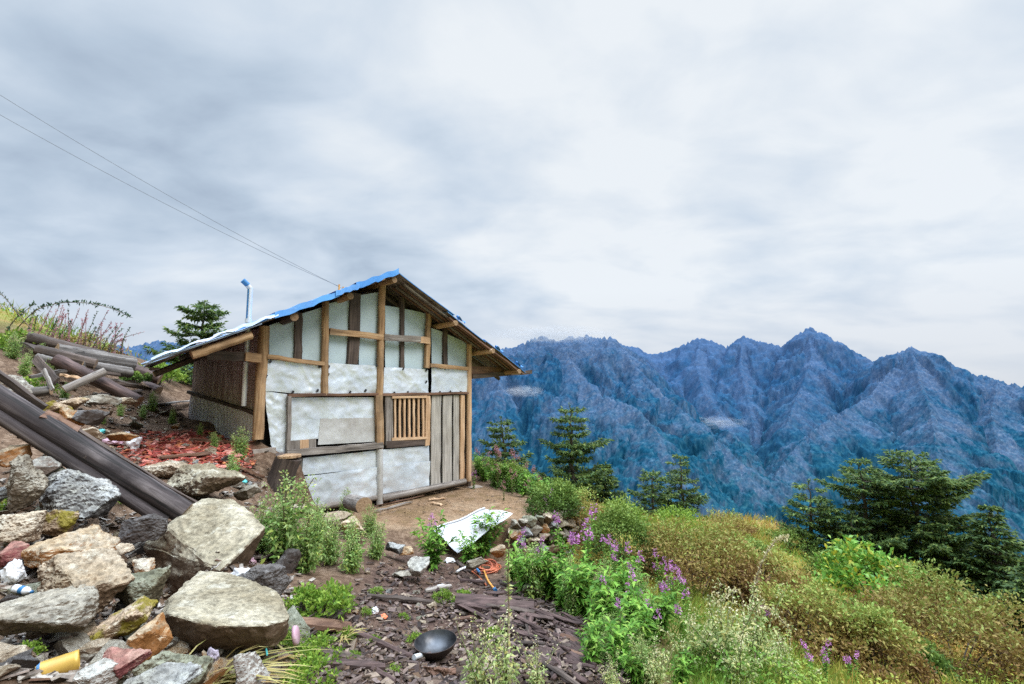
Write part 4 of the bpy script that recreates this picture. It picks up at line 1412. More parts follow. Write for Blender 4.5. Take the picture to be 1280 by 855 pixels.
BIG = [
    (24, 606, 56, 70, 3.6, 'grey', 'tall grey boulder at the left edge just under the long log', .1, 1.0),
    (92, 618, 88, 60, 3.9, 'blue', 'blue grey boulder with a dark hollow underneath, below the long log', .25, 1.0),
    (24, 659, 54, 46, 3.35, 'tan', 'rounded tan boulder at the left edge below the tall grey one', 0, 1.0),
    (79, 650, 54, 34, 3.75, 'mossy', 'low brown mossy stone tucked beneath the blue grey boulder', .1, 1.0),
    (88, 684, 100, 48, 3.25, 'orange', 'wedge shaped grey stone with an orange left shoulder', .2, 1.1),
    (14, 694, 40, 30, 3.15, 'red', 'small pinkish stone at the left edge beside the orange shouldered wedge', 0, 1.0),
    (113, 727, 104, 64, 2.95, 'tan', 'broad flat tan slab tilted towards the viewer in the middle of the rubble', .3, 1.0),
    (180, 740, 60, 60, 3.1, 'green', 'greenish rounded stone between the flat tan slab and the largest boulder', .2, 1.0),
    (54, 768, 114, 60, 2.6, 'grey', 'big pale grey slab with a sharp lower corner above the yellow can', .1, 1.1),
    (150, 776, 80, 42, 2.75, 'mossy', 'tan stone with yellow green moss on its right side', -.25, 1.0),
    (184, 800, 42, 60, 2.62, 'orange', 'upright orange brown stone with a grey cap beside the largest boulder', 0, .9),
    (154, 830, 52, 48, 2.42, 'red', 'dark red stone at the bottom between the upright orange stone and white rock', .2, .9),
    (222, 834, 84, 62, 2.5, 'green', 'smooth grey green stone at the bottom with grass blades before it', -.15, 1.0),
    (172, 662, 60, 34, 3.9, 'dark', 'dark brown block lying against the lower log end', -.1, 1.0),
    (145, 690, 34, 20, 3.5, 'tan', 'small flat stone right of the orange shouldered wedge', 0, 1.0),
    (177, 707, 34, 20, 3.4, 'orange', 'small salmon stone behind the flat tan slab', 0, 1.0),
    (306, 836, 60, 50, 2.65, 'white', 'whitish stone with a cord across it near the bottom grass', .2, 1.0),
    (195, 853, 96, 26, 2.25, 'blue', 'low bluish slab cut off by the bottom edge', 0, 1.0),
    (124, 842, 50, 36, 2.32, 'white', 'whitish flecked stone at the bottom beside the yellow can', .3, 1.0),
    (330, 722, 68, 36, 3.6, 'dark', 'dark grey stone behind the right end of the largest boulder', .1, 1.0),
    (262, 602, 96, 44, 5.0, 'pale', 'pale low boulder just behind the upper edge of the log end', .1, 1.0),
    (212, 590, 60, 30, 5.3, 'tan', 'tan stone beside the pale low boulder behind the log', 0, 1.0),
    (308, 615, 34, 24, 5.1, 'grey', 'small grey stone at the foot of the red chips, right of the pale low boulder', 0, 1.0),
    (12, 570, 40, 34, 3.9, 'orange', 'orange stained stone under the log at the left edge', 0, 1.0),
    (45, 588, 42, 36, 3.9, 'white', 'whitish stone wedged right under the log', .2, 1.0),
    (68, 594, 30, 24, 4.0, 'green', 'small greenish stone under the log beside the whitish one', 0, 1.0),
    (22, 484, 48, 30, 6.0, 'white', 'whitish rock on the hillside above the upper end of the log', .2, 1.0),
    (66, 512, 40, 26, 5.8, 'mossy', 'mossy brown rock behind the log near the broken boards', 0, 1.0),
    (92, 503, 36, 18, 6.0, 'mossy', 'flat mossy rock beneath the leaning grey pole', 0, 1.0),
    (94, 520, 34, 24, 5.5, 'orange', 'pointed amber rock right behind the log', .4, 1.0),
    (114, 523, 36, 26, 5.5, 'dark', 'dark block behind the log beside the pointed amber rock', 0, 1.0),
    (130, 500, 44, 18, 6.4, 'grey', 'flat grey slab in front of the leaning brown pole', 0, 1.0),
    (160, 502, 30, 12, 6.5, 'tan', 'thin tan slab at the foot of the brown pole', 0, 1.0),
    (112, 545, 34, 24, 5.3, 'tan', 'tan rock behind the log left of the white plastic bag', 0, 1.0),
    (150, 545, 40, 16, 5.6, 'orange', 'flat peach coloured rock behind the white plastic bag', 0, 1.0),
    (371, 634, 26, 24, 6.5, 'pale', 'rounded yellowish stone leaning on the lower left foil sheet', 0, 1.0),
    (446, 657, 34, 26, 6.3, 'mossy', 'mossy pale stone in front of the butt end log', 0, 1.0),
    (420, 645, 40, 16, 6.5, 'tan', 'flat tan stone in the grass below the sill log', 0, 1.0),
    (493, 684, 26, 16, 5.9, 'blue', 'pale blue grey stone at the top of the path', 0, 1.0),
    (522, 707, 30, 22, 5.4, 'white', 'white stone beside the leafy green plant at the yard edge', 0, 1.0),
    (508, 690, 18, 16, 5.9, 'orange', 'small ochre stone next to the pale blue grey stone', 0, 1.0),
    (502, 718, 24, 10, 5.3, 'grey', 'flat grey stone in the middle of the path', 0, 1.0),
    (622, 690, 22, 18, 6.3, 'orange', 'orange brown stone above the coiled hose', 0, 1.0),
    (598, 705, 30, 18, 5.9, 'grey', 'grey stone left of the coiled hose', 0, 1.0),
    (665, 738, 22, 18, 5.0, 'green', 'greenish stone between the bark heap and the bright leafy patch', 0, 1.0),
    (355, 705, 40, 40, 4.6, 'dark', 'dark stone hidden in the weeds right of the cube-shaped boulder', 0, 1.0),
]
for i, (px, py, w, h, Y, kind, lab, tilt, dep) in enumerate(BIG):
    big = w > 45
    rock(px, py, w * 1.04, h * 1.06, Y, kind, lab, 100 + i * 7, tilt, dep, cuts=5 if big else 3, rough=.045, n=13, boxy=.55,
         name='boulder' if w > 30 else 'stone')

# prototypes for rubble: small broken stones, one mesh each, copied
SMALL = []
for i in range(10):
    rs = np.random.RandomState(900 + i)
    me = rock_mesh('stone', hull_pts(rs, 1, rs.uniform(.7, 1), rs.uniform(.45, .8), 11, .5), 900 + i, .06, 2)
    me.materials.append(list(ROCK.values())[[0, 1, 2, 3, 5, 6, 7, 0, 2, 5][i]])
    SMALL.append(me)


def scatter_stones(poly_px, n, lo, hi, label, group, seed, sink=.25, kinds=range(10)):
    rs = np.random.RandomState(seed)
    pp = np.array(poly_px, float)
    out = []
    while len(out) < n:
        x, y = rs.uniform(pp[:, 0].min(), pp[:, 0].max()), rs.uniform(pp[:, 1].min(), pp[:, 1].max())
        if poly_dist(np.array([x]), np.array([y]), pp)[0] > 0: out.append((x, y))
    X, Y, Z, ok = ground_px([o[0] for o in out], [o[1] for o in out])
    kinds = list(kinds)
    for k in range(n):
        if not ok[k]: continue
        s = rs.uniform(lo, hi) * (1 if rs.rand() < .8 else 1.5)
        o = bpy.data.objects.new('stone', SMALL[kinds[rs.randint(len(kinds))]])
        o.location = (X[k], Y[k], Z[k] + s * (.3 - sink))
        o.rotation_euler = (rs.uniform(-.6, .6), rs.uniform(-.6, .6), rs.uniform(0, 6.28))
        o.scale = (s, s, s)
        col.objects.link(o)
        tag(o, label, 'stone', group)


scatter_stones([(0, 560), (170, 640), (215, 730), (370, 760), (380, 855), (0, 855)], 150, .03, .11, 'small broken stone filling the gaps between the boulders of the left bank', 'small stones between the boulders', 1, .1)
scatter_stones([(0, 470), (60, 480), (160, 480), (230, 520), (330, 590), (330, 640), (180, 600), (60, 540)], 90, .03, .09, 'small broken stone on the slope behind the long log', 'small stones behind the log', 2, .1)
scatter_stones([(470, 680), (560, 690), (600, 720), (560, 800), (420, 850), (380, 840), (430, 760)], 40, .015, .045, 'pebble lying on the dirt path below the yard', 'pebbles on the path', 3, .1)

# ------------------------------------------------------------------ dry stone retaining wall under the yard corner
rs = np.random.RandomState(55)
A_, B_, C_ = Vector((-.12, 7.42, 0)), Vector((.55, 7.78, 0)), Vector((1.0, 8.25, 0))
rw = thing('retaining_wall', 'low dry stone wall of brown and grey stones holding up the yard corner', 'wall', (.4, 7.6, -.6))
kinds = ['grey', 'tan', 'tan', 'green', 'blue', 'orange', 'pale', 'grey', 'tan', 'pale']
for row in range(5):
    zc = -.6 + row * .142
    s = rs.uniform(0, .1)
    while s < 1.38:
        w = rs.uniform(.13, .24)
        t = s + w / 2
        p = A_.lerp(B_, t / .76) if t < .76 else B_.lerp(C_, (t - .76) / .65)
        out = Vector((.4, -.75, 0)).normalized()
        c = p + out * (.17 - row * .02 + rs.uniform(-.02, .02)) + Vector((0, 0, zc + rs.uniform(-.015, .015)))
        me = rock_mesh('wall_stone', hull_pts(rs, w * .56, .11, rs.uniform(.075, .092), 13, .75), rs.randint(9999), .05, 2, .04)
        k = kinds[rs.randint(len(kinds))]
        me.materials.append(ROCK[k])
        o = bpy.data.objects.new('wall_stone', me)
        o.parent = rw
        o.location = c - Vector(rw.location)
        o.rotation_euler = (rs.uniform(-.12, .12), rs.uniform(-.35, .35), .55 + rs.uniform(-.25, .25))
        col.objects.link(o)
        s += w * .93
# ------------------------------------------------------------------ logs, boards and the stump
def log(pts, r0, r1, label, mat='wood_log', name='log', cat='log', seg=20, rough=.05, ends='wood_cut', n=26, knots=0, flat=1.0):
    """pts: world points"""
    pts = [Vector(p) for p in pts]
    L = []
    for i in range(n + 1):
        t = i / n * (len(pts) - 1)
        k = min(int(t), len(pts) - 2)
        L.append(pts[k].lerp(pts[k + 1], t - k))
    mid = (pts[0] + pts[-1]) / 2
    t = thing(name, label, cat, mid)
    rr = [r0 + (r1 - r0) * i / n + random.uniform(-1, 1) * r0 * .015 for i in range(n + 1)]
    MB().tube(L, rr, seg, rough=rough, capmi=1, flat=flat).build('log_body', [M[mat], M[ends]], t, t)
    for k in range(knots):
        i = random.randrange(2, n - 2)
        d = Vector((random.uniform(-.6, .6), -.8, random.uniform(-.2, .9))).normalized()
        MB().tube([L[i] + d * rr[i] * .7, L[i] + d * rr[i] * 1.06], rr[i] * .13, 8, rough=.2).build('knot', M['wood_dark'], t, t)
    return t


def board(a, b, w, h, label, mat='wood_grey', name='board', cat='board', up=(0, 0, 1), jit=.01, group=None):
    a, b = Vector(a), Vector(b)
    o = MB().bar(a - (a + b) / 2, b - (a + b) / 2, w, h, up, jit=jit, n=6).build(name, M[mat])
    o.location = (a + b) / 2
    return tag(o, label, cat, group)


random.seed(4)
# the big weathered log across the left foreground: a round upper half and a split lower half
a, b = at(-70, 456, 3.8), at(231, 641, 4.35)
log([a, b], .088, .092, 'big weathered purple grey log slanting down across the left foreground', rough=.025, n=40, seg=26, knots=5)
a2, b2 = at(-70, 477, 3.75), at(207, 652, 4.26)
log([a2, b2], .046, .055, 'thinner split log lying along the underside of the big weathered log', rough=.06, n=40, seg=22, knots=2)
a, b = at(-30, 448, 3.95), at(56, 510, 4.1)
board(a, b, .03, .06, 'short dark board on edge above the upper end of the big log', 'wood_dark', up=(.2, -.3, 1), jit=.004)
a, b = at(92, 541, 4.15), at(252, 638, 4.6)
board(a, b, .03, .085, 'long narrow brown board lying along the top side of the big log', 'wood_dark', up=(.2, -.3, 1))
a, b = at(54, 518, 4.0), at(98, 539, 4.15)
board(a, b, .11, .03, 'short reddish board end resting on top of the big log', 'wood_brown', up=(.2, -.5, 1))
# log pile under the hill crest
log([at(34, 421, 7.6), at(132, 446, 8.2)], .1, .1, 'topmost brown log of the pile under the hill crest', 'wood_dark', rough=.2)
log([at(70, 440, 7.5), at(167, 455, 8.4)], .12, .13, 'thick grey log at the right end of the hillside log pile', 'wood_old', rough=.16)
log([at(45, 437, 7.3), at(120, 455, 7.6)], .07, .07, 'thin dark log tucked under the topmost log of the pile', 'wood_dark', rough=.2)
log([at(100, 456, 7.5), at(163, 466, 8.2)], .085, .085, 'lower grey log under the thick log of the pile', 'wood_old', rough=.16)
log([at(46, 448, 7.2), at(105, 464, 7.3)], .07, .07, 'short grey half log at the left foot of the pile', 'wood_old', rough=.16)
log([at(72, 450, 6.6), at(112, 470, 6.6), at(174, 502, 6.7)], .09, .085, 'dark barked pole slanting down from the log pile to the rubble', 'bark', rough=.16)
log([at(80, 487, 6.2), at(132, 464, 6.5)], .05, .055, 'grey pole propped across the dark barked pole', 'wood_grey', rough=.05, name='pole', cat='pole')
log([at(30, 492, 6.0), at(64, 488, 6.1)], .06, .055, 'stubby grey log lying behind the upper end of the big log', 'wood_old', rough=.16)
board(at(44, 448, 6.6), at(70, 477, 6.2), .1, .03, 'dark slanting board left of the dark barked pole', 'wood_dark', up=(0, -1, .3), jit=.005)
board(at(76, 468, 6.4), at(105, 473, 6.5), .06, .03, 'pale little board behind the propped grey pole', 'wood_pale')
board(at(55, 462, 6.2), at(66, 487, 6.0), .05, .02, 'narrow upright slat stuck in the rubble by the dark slanting board', 'wood_grey', up=(0, -1, 0), jit=.004)
for p_, q_, w_, m_, lab in ((at(58, 452, 7.0), at(150, 468, 7.6), .12, 'wood_dark', 'wide dark board under the lower grey log of the pile'),
                         (at(112, 470, 7.2), at(170, 481, 8.0), .12, 'wood_old', 'grey board below the right end of the log pile'),
                         (at(26, 428, 7.5), at(62, 444, 7.4), .1, 'wood_dark', 'dark board at the left end of the hillside log pile'),
                         (at(125, 476, 7.0), at(185, 486, 8.2), .1, 'wood_dark', 'dark board reaching from the pole towards the hut eave'),
                         (at(38, 470, 6.2), at(92, 462, 6.6), .07, 'wood_old', 'grey board lying across the weeds beside the dark slanting board')):
    board(p_, q_, w_, .04, lab, m_, jit=.012)
# broken boards along the hut side
for i, (p, q, w, m_, lab) in enumerate((((180, 512), (248, 505), .12, 'wood_grey', 'grey board lying flat along the side of the hut'),
                                    ((205, 520), (258, 512), .08, 'wood_brown', 'brown board in front of the grey board beside the hut'),
                                    ((120, 500), (178, 492), .1, 'wood_dark', 'dark flat board at the foot of the dark barked pole'),
                                    ((200, 578), (262, 572), .1, 'wood_brown', 'reddish plank at the lower edge of the red chips'),
                                    ((296, 590), (330, 605), .05, 'wood_brown', 'thin brown stick on the bank left of the stump'),
                                    ((292, 600), (322, 612), .05, 'wood_dark', 'thin dark stick below the brown stick on the bank'),
                                    ((238, 556), (300, 560), .06, 'wood_brown', 'narrow reddish board on the red chips below the corner post'))):
    a, b = gpt(*p), gpt(*q)
    up_ = Vector((0, 0, .06))
    board(a + up_, b + up_, w, .025, lab, m_)
# dark collapsed timber under the far end of the eave
log([at(165, 462, 9.6), at(200, 474, 9.8)], .14, .12, 'dark rotten timber under the far corner of the left eave', 'bark', rough=.15)
log([at(160, 476, 9.3), at(198, 490, 9.4)], .14, .13, 'dark rotten timber below the eave, lower of the two', 'bark', rough=.15)
# short butt log in front of the foil
a, b = at(437, 627, 7.25), at(455, 632, 6.75)
log([a, b], .105, .11, 'short thick grey log butt lying in front of the lower foil sheet', 'wood_grey', rough=.05)
for i, (p, q, lab) in enumerate((((462, 637), (530, 622), 'long thin lath on the yard below the sill log'), ((468, 643), (515, 630), 'shorter lath nearest the log butt on the yard'),
                             ((536, 627), (556, 625), 'pale wood scrap on the yard below the door'), ((540, 631), (552, 633), 'smallest pale wood scrap on the yard below the door'))):
    a, b = gpt(*p), gpt(*q)
    board(a + Vector((0, 0, .03)), b + Vector((0, 0, .03)), .03 + .02 * (i > 1), .015, lab, ('wood_brown', 'wood_grey', 'wood_pale', 'wood_pale')[i], 'lath' if i < 2 else 'wood_scrap', 'lath' if i < 2 else 'scrap')
# stump at the corner of the hut
c = at(345, 571, 6.55)
st = thing('tree_stump', 'old tree stump with pale sawn top at the left corner of the hut', 'stump', (c.x, c.y, c.z - .5))
pts = [(c.x + .02 * i, c.y, c.z - .55 + .55 * i / 8) for i in range(9)]
MB().tube(pts, [.22, .2, .185, .175, .165, .16, .16, .165, .17], 22, rough=.16).build('stump_wood', M['wood_dark'], st, st)
MB().tube([(c.x + .16, c.y, c.z - .005), (c.x + .16, c.y, c.z + .025)], .165, 22, rough=.06, smooth=False).build('sawn_top', M['wood_cut'], st, st)

# ------------------------------------------------------------------ heap of dark bark slabs in the middle foreground
rs = np.random.RandomState(8)


def slab(px, py, ang, L, w, mat, label, group=None, lift=.03, th=.018):
    p = gpt(px, py)
    d = Vector((math.cos(ang), math.sin(ang), 0))
    a, b = p - d * L / 2, p + d * L / 2
    a.z = Hs(a.x, a.y) + lift; b.z = Hs(b.x, b.y) + lift + rs.uniform(-.01, .03)
    mb = MB()
    side = Vector((-d.y, d.x, 0))
    n = 9
    vs = []
    ph = rs.uniform(0, 9)
    for i in range(n + 1):
        t = i / n
        c = a.lerp(b, t)
        ww = w * (.55 + .45 * math.sin(math.pi * min(max(t * .9 + .05, 0), 1))) * rs.uniform(.8, 1.12)
        sh = side * (math.sin(t * 3 + ph) * w * .25)
        cu = w * .1
        for k, (sx, hz) in enumerate(((-1, -cu), (-.35, th * .4), (.35, th * .5), (1, -cu))):
            vs.append(c + sh + side * (sx * ww / 2) + Vector((0, 0, hz + rs.uniform(-.004, .004))))
        for k, (sx, hz) in enumerate(((1, -cu - th), (-1, -cu - th))):
            vs.append(c + sh + side * (sx * ww / 2) + Vector((0, 0, hz)))
    fs = []
    for i in range(n):
        q = 6 * i
        for k in range(6): fs.append((q + k, q + 6 + k, q + 6 + (k + 1) % 6, q + (k + 1) % 6))
    fs += [(0, 1, 2, 3, 4, 5), tuple(6 * n + k for k in (5, 4, 3, 2, 1, 0))]
    mid = (a + b) / 2
    off = rs.uniform(0, 50)
    gr = [((v - mid).dot(side) + off, v.z + off, (v - mid).dot(d) + off) for v in vs]
    mb.add([v - mid for v in vs], fs, 0, gr)
    o = mb.build('bark_slab', M[mat])
    o.location = mid
    return tag(o, label, 'bark slab', group)


G_ = 'dark bark slabs heaped below the yard'
HEAP = np.array([(590, 752), (640, 748), (690, 765), (740, 800), (790, 850), (700, 856), (650, 850), (640, 800), (590, 790)], float)
cnt = 0
while cnt < 84:
    x, y = rs.uniform(560, 800), rs.uniform(745, 862)
    if poly_dist(np.array([x]), np.array([y]), HEAP)[0] < 0: continue
    ang = (-.95 if x > 645 else -.3) + rs.normal() * (.3 if rs.rand() < .8 else .9)
    slab(x, y, ang, rs.uniform(.2, .65), rs.uniform(.024, .06), 'bark' if rs.rand() < .72 else ('wood_brown' if rs.rand() < .25 else 'wood_dark'), 'long dark bark slab in the heap below the stone wall', G_, .03 + rs.uniform(0, .05), .009)
    cnt += 1
slab(618, 764, -.12, .75, .22, 'bark', 'widest dark bark slab, split lengthwise, at the upper end of the bark heap', None, .09, .05)
slab(470, 808, -.2, .75, .045, 'bark', 'long curved dark stick lying on the path left of the wok', None, .03)
slab(500, 757, .25, .6, .05, 'wood_dark', 'thin dark stick across the upper path', None, .03)
slab(548, 740, .6, .3, .06, 'wood_grey', 'pale curl of bark on the path above the orange wrapper', None, .03)
slab(395, 795, .65, .5, .12, 'wood_brown', 'pale brown trough of bark beside the lime plants at the lower left', None, .1, .03)
for i, (x, y, an, L) in enumerate(((590, 730, -.6, .35), (640, 735, -.4, .3), (700, 752, -.6, .5), (560, 690, .9, .3), (580, 712, -.9, .35), (430, 835, .4, .5), (460, 840, -.3, .4), (410, 822, .2, .45), (590, 840, 1.3, .4), (610, 850, 1.2, .35))):
    slab(x, y, an, L, rs.uniform(.04, .07), ('bark', 'wood_dark', 'bark')[i % 3], 'loose strip of dark bark lying on the ground around the path', 'loose bark strips by the path', .03)

# chips: nobody could count these
def chips(name, poly, n, lo, hi, mat, label, seed, thick=.25, lift=.01):
    rs = np.random.RandomState(seed)
    pp = np.array(poly, float)
    X = rs.uniform(pp[:, 0].min(), pp[:, 0].max(), n * 4); Yp = rs.uniform(pp[:, 1].min(), pp[:, 1].max(), n * 4)
    w = poly_dist(X, Yp, pp) + rs.normal(size=n * 4) * 9 > 0
    X, Yp = X[w][:n], Yp[w][:n]
    gx_, gy_, gz_, ok = ground_px(X, Yp)
    gx_, gy_, gz_ = gx_[ok], gy_[ok], gz_[ok]
    k = len(gx_)
    L = lo + (hi - lo) * rs.rand(k) ** 3.4
    size = np.stack([L, L * rs.uniform(.2, .6, k), np.maximum(L * thick * rs.uniform(.3, .8, k), .004)], 1)
    Pz = np.stack([gx_, gy_, gz_ + lift + L * .08], 1)
    V = chip_boxes(Pz, size, rs.uniform(0, 6.28, k), rs.normal(size=k) * .25, rs.normal(size=k) * .3)
    o = quad_mesh(name, V, mat)
    return tag(o, label, name.replace('_', ' '), kind='stuff')


M['chip_dark'] = chips_mat('dark_wood_chips', [(.02, .014, .013), (.055, .036, .032), (.11, .078, .07), (.19, .145, .13), (.1, .06, .035), (.045, .03, .022), (.26, .2, .15), (.07, .05, .05)])
M['chip_red'] = chips_mat('red_chips', [(.13, .022, .018), (.34, .055, .045), (.5, .12, .08), (.62, .3, .24), (.22, .05, .05), (.45, .17, .07)])
M['chip_mix'] = chips_mat('mixed_rubble_chips', [(.05, .04, .035), (.15, .12, .1), (.26, .22, .18), (.36, .33, .3), (.12, .06, .035)])
M['chip_yard'] = chips_mat('yard_splinters', [(.12, .075, .045), (.24, .16, .1), (.36, .27, .19), (.09, .06, .045)])
chips('wood_chips', [(395, 850), (430, 770), (470, 715), (545, 700), (640, 735), (700, 765), (790, 850), (640, 870), (420, 870)], 6000, .008, .1, M['chip_dark'], 'dark damp wood chips and bark crumbs covering the path', 21)
chips('bark_crumbs', [(580, 750), (640, 745), (700, 765), (745, 800), (800, 860), (640, 860), (620, 800)], 1300, .015, .1, M['chip_dark'], 'splintered bark crumbs strewn over the bark heap', 25, .15, .05)
chips('red_chips', [(148, 566), (180, 550), (235, 541), (270, 552), (316, 572), (300, 588), (240, 582), (180, 578)], 1500, .03, .16, M['chip_red'], 'patch of red stained broken chips beside the hut', 22)
chips('rubble_grit', [(0, 480), (60, 480), (190, 495), (230, 530), (330, 590), (380, 740), (390, 855), (0, 855), (0, 600), (200, 660), (150, 600), (0, 540)], 7500, .012, .1, M['chip_mix'], 'brown rubble grit and splinters between the boulders', 23)
chips('yard_splinters', [(440, 650), (583, 608), (690, 632), (560, 650)], 520, .01, .06, M['chip_yard'], 'small wood splinters strewn over the yard', 24, .15, .002)
# ------------------------------------------------------------------ conifers
def conifer(name, label, base, h, w, seed, prof=None, lean=(0, 0), first=.12, step=.16, nb=6, sparse=1.0, flat_top=0.0, group=None, windy=0.0, start=.06):
    """fir: tapered trunk, whorls of flat layered sprays of needles"""
    rs = np.random.RandomState(seed)
    t = thing(name, label, 'tree', base, 0, group)
    prof = prof or (lambda u: (1 - u) ** .8)
    tr = MB()
    pts = []
    for i in range(13):
        u = i / 12
        pts.append(Vector((lean[0] * u * h + rs.normal() * .01 * h * (u > 0), lean[1] * u * h + rs.normal() * .01 * h * (u > 0), u * h * (1 - flat_top * .1))))
    r0 = .022 * h + .03
    tr.tube([Vector((0, 0, -.4))] + pts, [r0 * 1.15] + [r0 * (1 - .93 * i / 12) for i in range(13)], 9, rough=.06)
    tr.build('trunk', M['trunk'], t)
    limb = MB()
    Pq, Dq, Nq, Lq, Wq = [], [], [], [], []
    z = start
    while z < .985:
        k = int(min(z, .999) * 12)
        c = pts[k].lerp(pts[k + 1], z * 12 - k)
        n_ = max(3, int(nb * (1 if z < .85 else .7)))
        a0 = rs.uniform(0, 6.28)
        for b in range(n_):
            if rs.rand() > sparse: continue
            a = a0 + b / n_ * 6.28 + rs.normal() * .3
            Lb = w * prof(z) * rs.uniform(.62, 1.15) * (1 + windy * math.cos(a - .1))
            if Lb < .05: Lb = .05
            rise = (.06 + .5 * max(0, z - .75)) * rs.uniform(.2, 1.8)
            dirh = np.array([math.cos(a), math.sin(a), 0])
            side = np.array([-math.sin(a), math.cos(a), 0])
            m_ = 7
            bp = []
            for i in range(m_ + 1):
                s = i / m_
                zz = Lb * (rise * s - .22 * math.sin(s * math.pi) * (1 - z) + .12 * s * s)
                bp.append(np.array(c) + dirh * Lb * s + np.array([0, 0, zz]) + side * Lb * .05 * math.sin(s * 4 + b))
            limb.tube(bp, [max(.012 * Lb + .006, .004) * (1 - .85 * i / m_) for i in range(m_ + 1)], 4, cap=False)
            # twigs in the plane of the spray
            nt_ = max(6, int(Lb / .055))
            for q in range(nt_):
                s = .22 + .78 * (q + rs.rand()) / nt_
                i = min(int(s * m_), m_ - 1)
                p = bp[i] + (bp[i + 1] - bp[i]) * (s * m_ - i)
                for sg in (-1, 1):
                    tl = (.10 + Lb * .38 * (1 - s) ** .7 * min(1, s * 2.2)) * rs.uniform(.6, 1.15)
                    td = unit(dirh * .75 + side * sg * rs.uniform(.5, 1.0) + np.array([0, 0, rs.uniform(-.05, .12)]))
                    nn = max(4, int(tl / .027))
                    ss = (np.arange(nn) + rs.rand(nn)) / nn
                    base_ = p + td[None] * (tl * ss)[:, None] + rs.normal(size=(nn, 3)) * .012
                    dd = td[None] + rs.normal(size=(nn, 3)) * np.array([.55, .55, .35])
                    Pq.append(base_); Dq.append(dd)
                    Nq.append(np.array([[0, 0, 1.0]]) + rs.normal(size=(nn, 3)) * .45)
                    Lq.append(rs.uniform(.08, .16, nn)); Wq.append(rs.uniform(.036, .066, nn))
        z += step / h * rs.uniform(.75, 1.3)
    # leader
    nn = 24
    base_ = np.array(pts[-2])[None] + (np.array(pts[-1]) - np.array(pts[-2]))[None] * rs.rand(nn, 1) * 1.05
    Pq.append(base_); Dq.append(rnd_dirs(rs, nn, .2, 1)); Nq.append(rnd_dirs(rs, nn)); Lq.append(rs.uniform(.06, .1, nn)); Wq.append(np.full(nn, .03))
    limb.build('branches', M['trunk'], t)
    V = leaf_quads(np.concatenate(Pq), np.concatenate(Dq), np.concatenate(Nq), np.concatenate(Lq), np.concatenate(Wq), .12)
    quad_mesh('crown', V, LEAF['fir'], t)
    return t


def tree_at(px, Y, top_py, base_py=None):
    p = at(px, 500, Y)
    z = Hs(p.x, p.y)
    if base_py: z = min(z, at(px, base_py, Y).z) if False else z
    return Vector((p.x, p.y, z)), at(px, top_py, Y).z - z


wide = lambda u: (1 - u) ** .55 * (.35 + .65 * min(1, (1 - u) * 1.6))
cone = lambda u: (1 - u) ** .85
layered = lambda u: (1 - u) ** .45 * (.8 + .2 * math.sin(u * 23))
flat = lambda u: (.75 + .25 * math.sin(u * 17)) * (1.0 if u < .72 else max(.15, 1 - (u - .72) * 2.2))
for (px, Y, top, w, seed, prof, lean, step, nb, label, extra) in (
    (247, 13.5, 377, 1.4, 1, layered, (.0, 0), .2, 7, 'bushy fir rising behind the left roof slope', dict(sparse=.92)),
    (636, 15, 521, 1.1, 2, layered, (-.12, 0), .22, 5, 'small leaning fir just right of the hut', {}),
    (716, 15, 505, 1.45, 3, layered, (-.03, 0), .25, 6, 'tallest pointed fir in the group right of the hut', {}),
    (757, 15.5, 578, .75, 4, cone, (-.05, 0), .15, 6, 'small narrow fir at the right foot of the tallest pointed fir', {}),
    (812, 18, 588, 1.2, 5, layered, (.02, 0), .25, 5, 'left one of the two close firs before the valley', {}),
    (847, 18.5, 570, 1.2, 6, layered, (.02, 0), .25, 5, 'right, taller one of the two close firs before the valley', {}),
    (1003, 15, 600, 1.25, 7, layered, (.02, 0), .25, 5, 'lower dark fir with a bare trunk foot at the left of the large firs', dict(start=.2)),
    (1075, 14.6, 571, 1.35, 8, flat, (-.04, .0), .24, 6, 'broad layered fir with a flat top beside the lower dark fir', dict(flat_top=.3, windy=.1)),
    (1128, 14.2, 560, 1.9, 9, flat, (.01, 0), .25, 7, 'largest wind shaped fir with a long branch reaching right', dict(flat_top=.3, windy=.22)),
    (1226, 12.5, 634, 2.05, 10, wide, (.0, 0), .18, 8, 'dense broad fir at the right with its top below the largest fir', {}),
    (1276, 10.2, 692, 1.75, 12, wide, (.0, 0), .18, 8, 'dark fir cut off by the right edge', {}),
):
    p, h = tree_at(px, Y, top)
    conifer('fir_tree', label, p, h, w, seed, prof, lean, step=step, nb=nb, **extra)
# low fir mass between the big ones
p, h = tree_at(1165, 13.2, 655); conifer('fir_tree', 'young fir filling the gap between the largest fir and the dense broad one', p, h, 1.55, 13, wide, step=.2, nb=7)
p, h = tree_at(1055, 14.2, 640); conifer('fir_tree', 'young fir standing under the broad layered fir', p, h, 1.2, 14, wide, step=.2, nb=7)


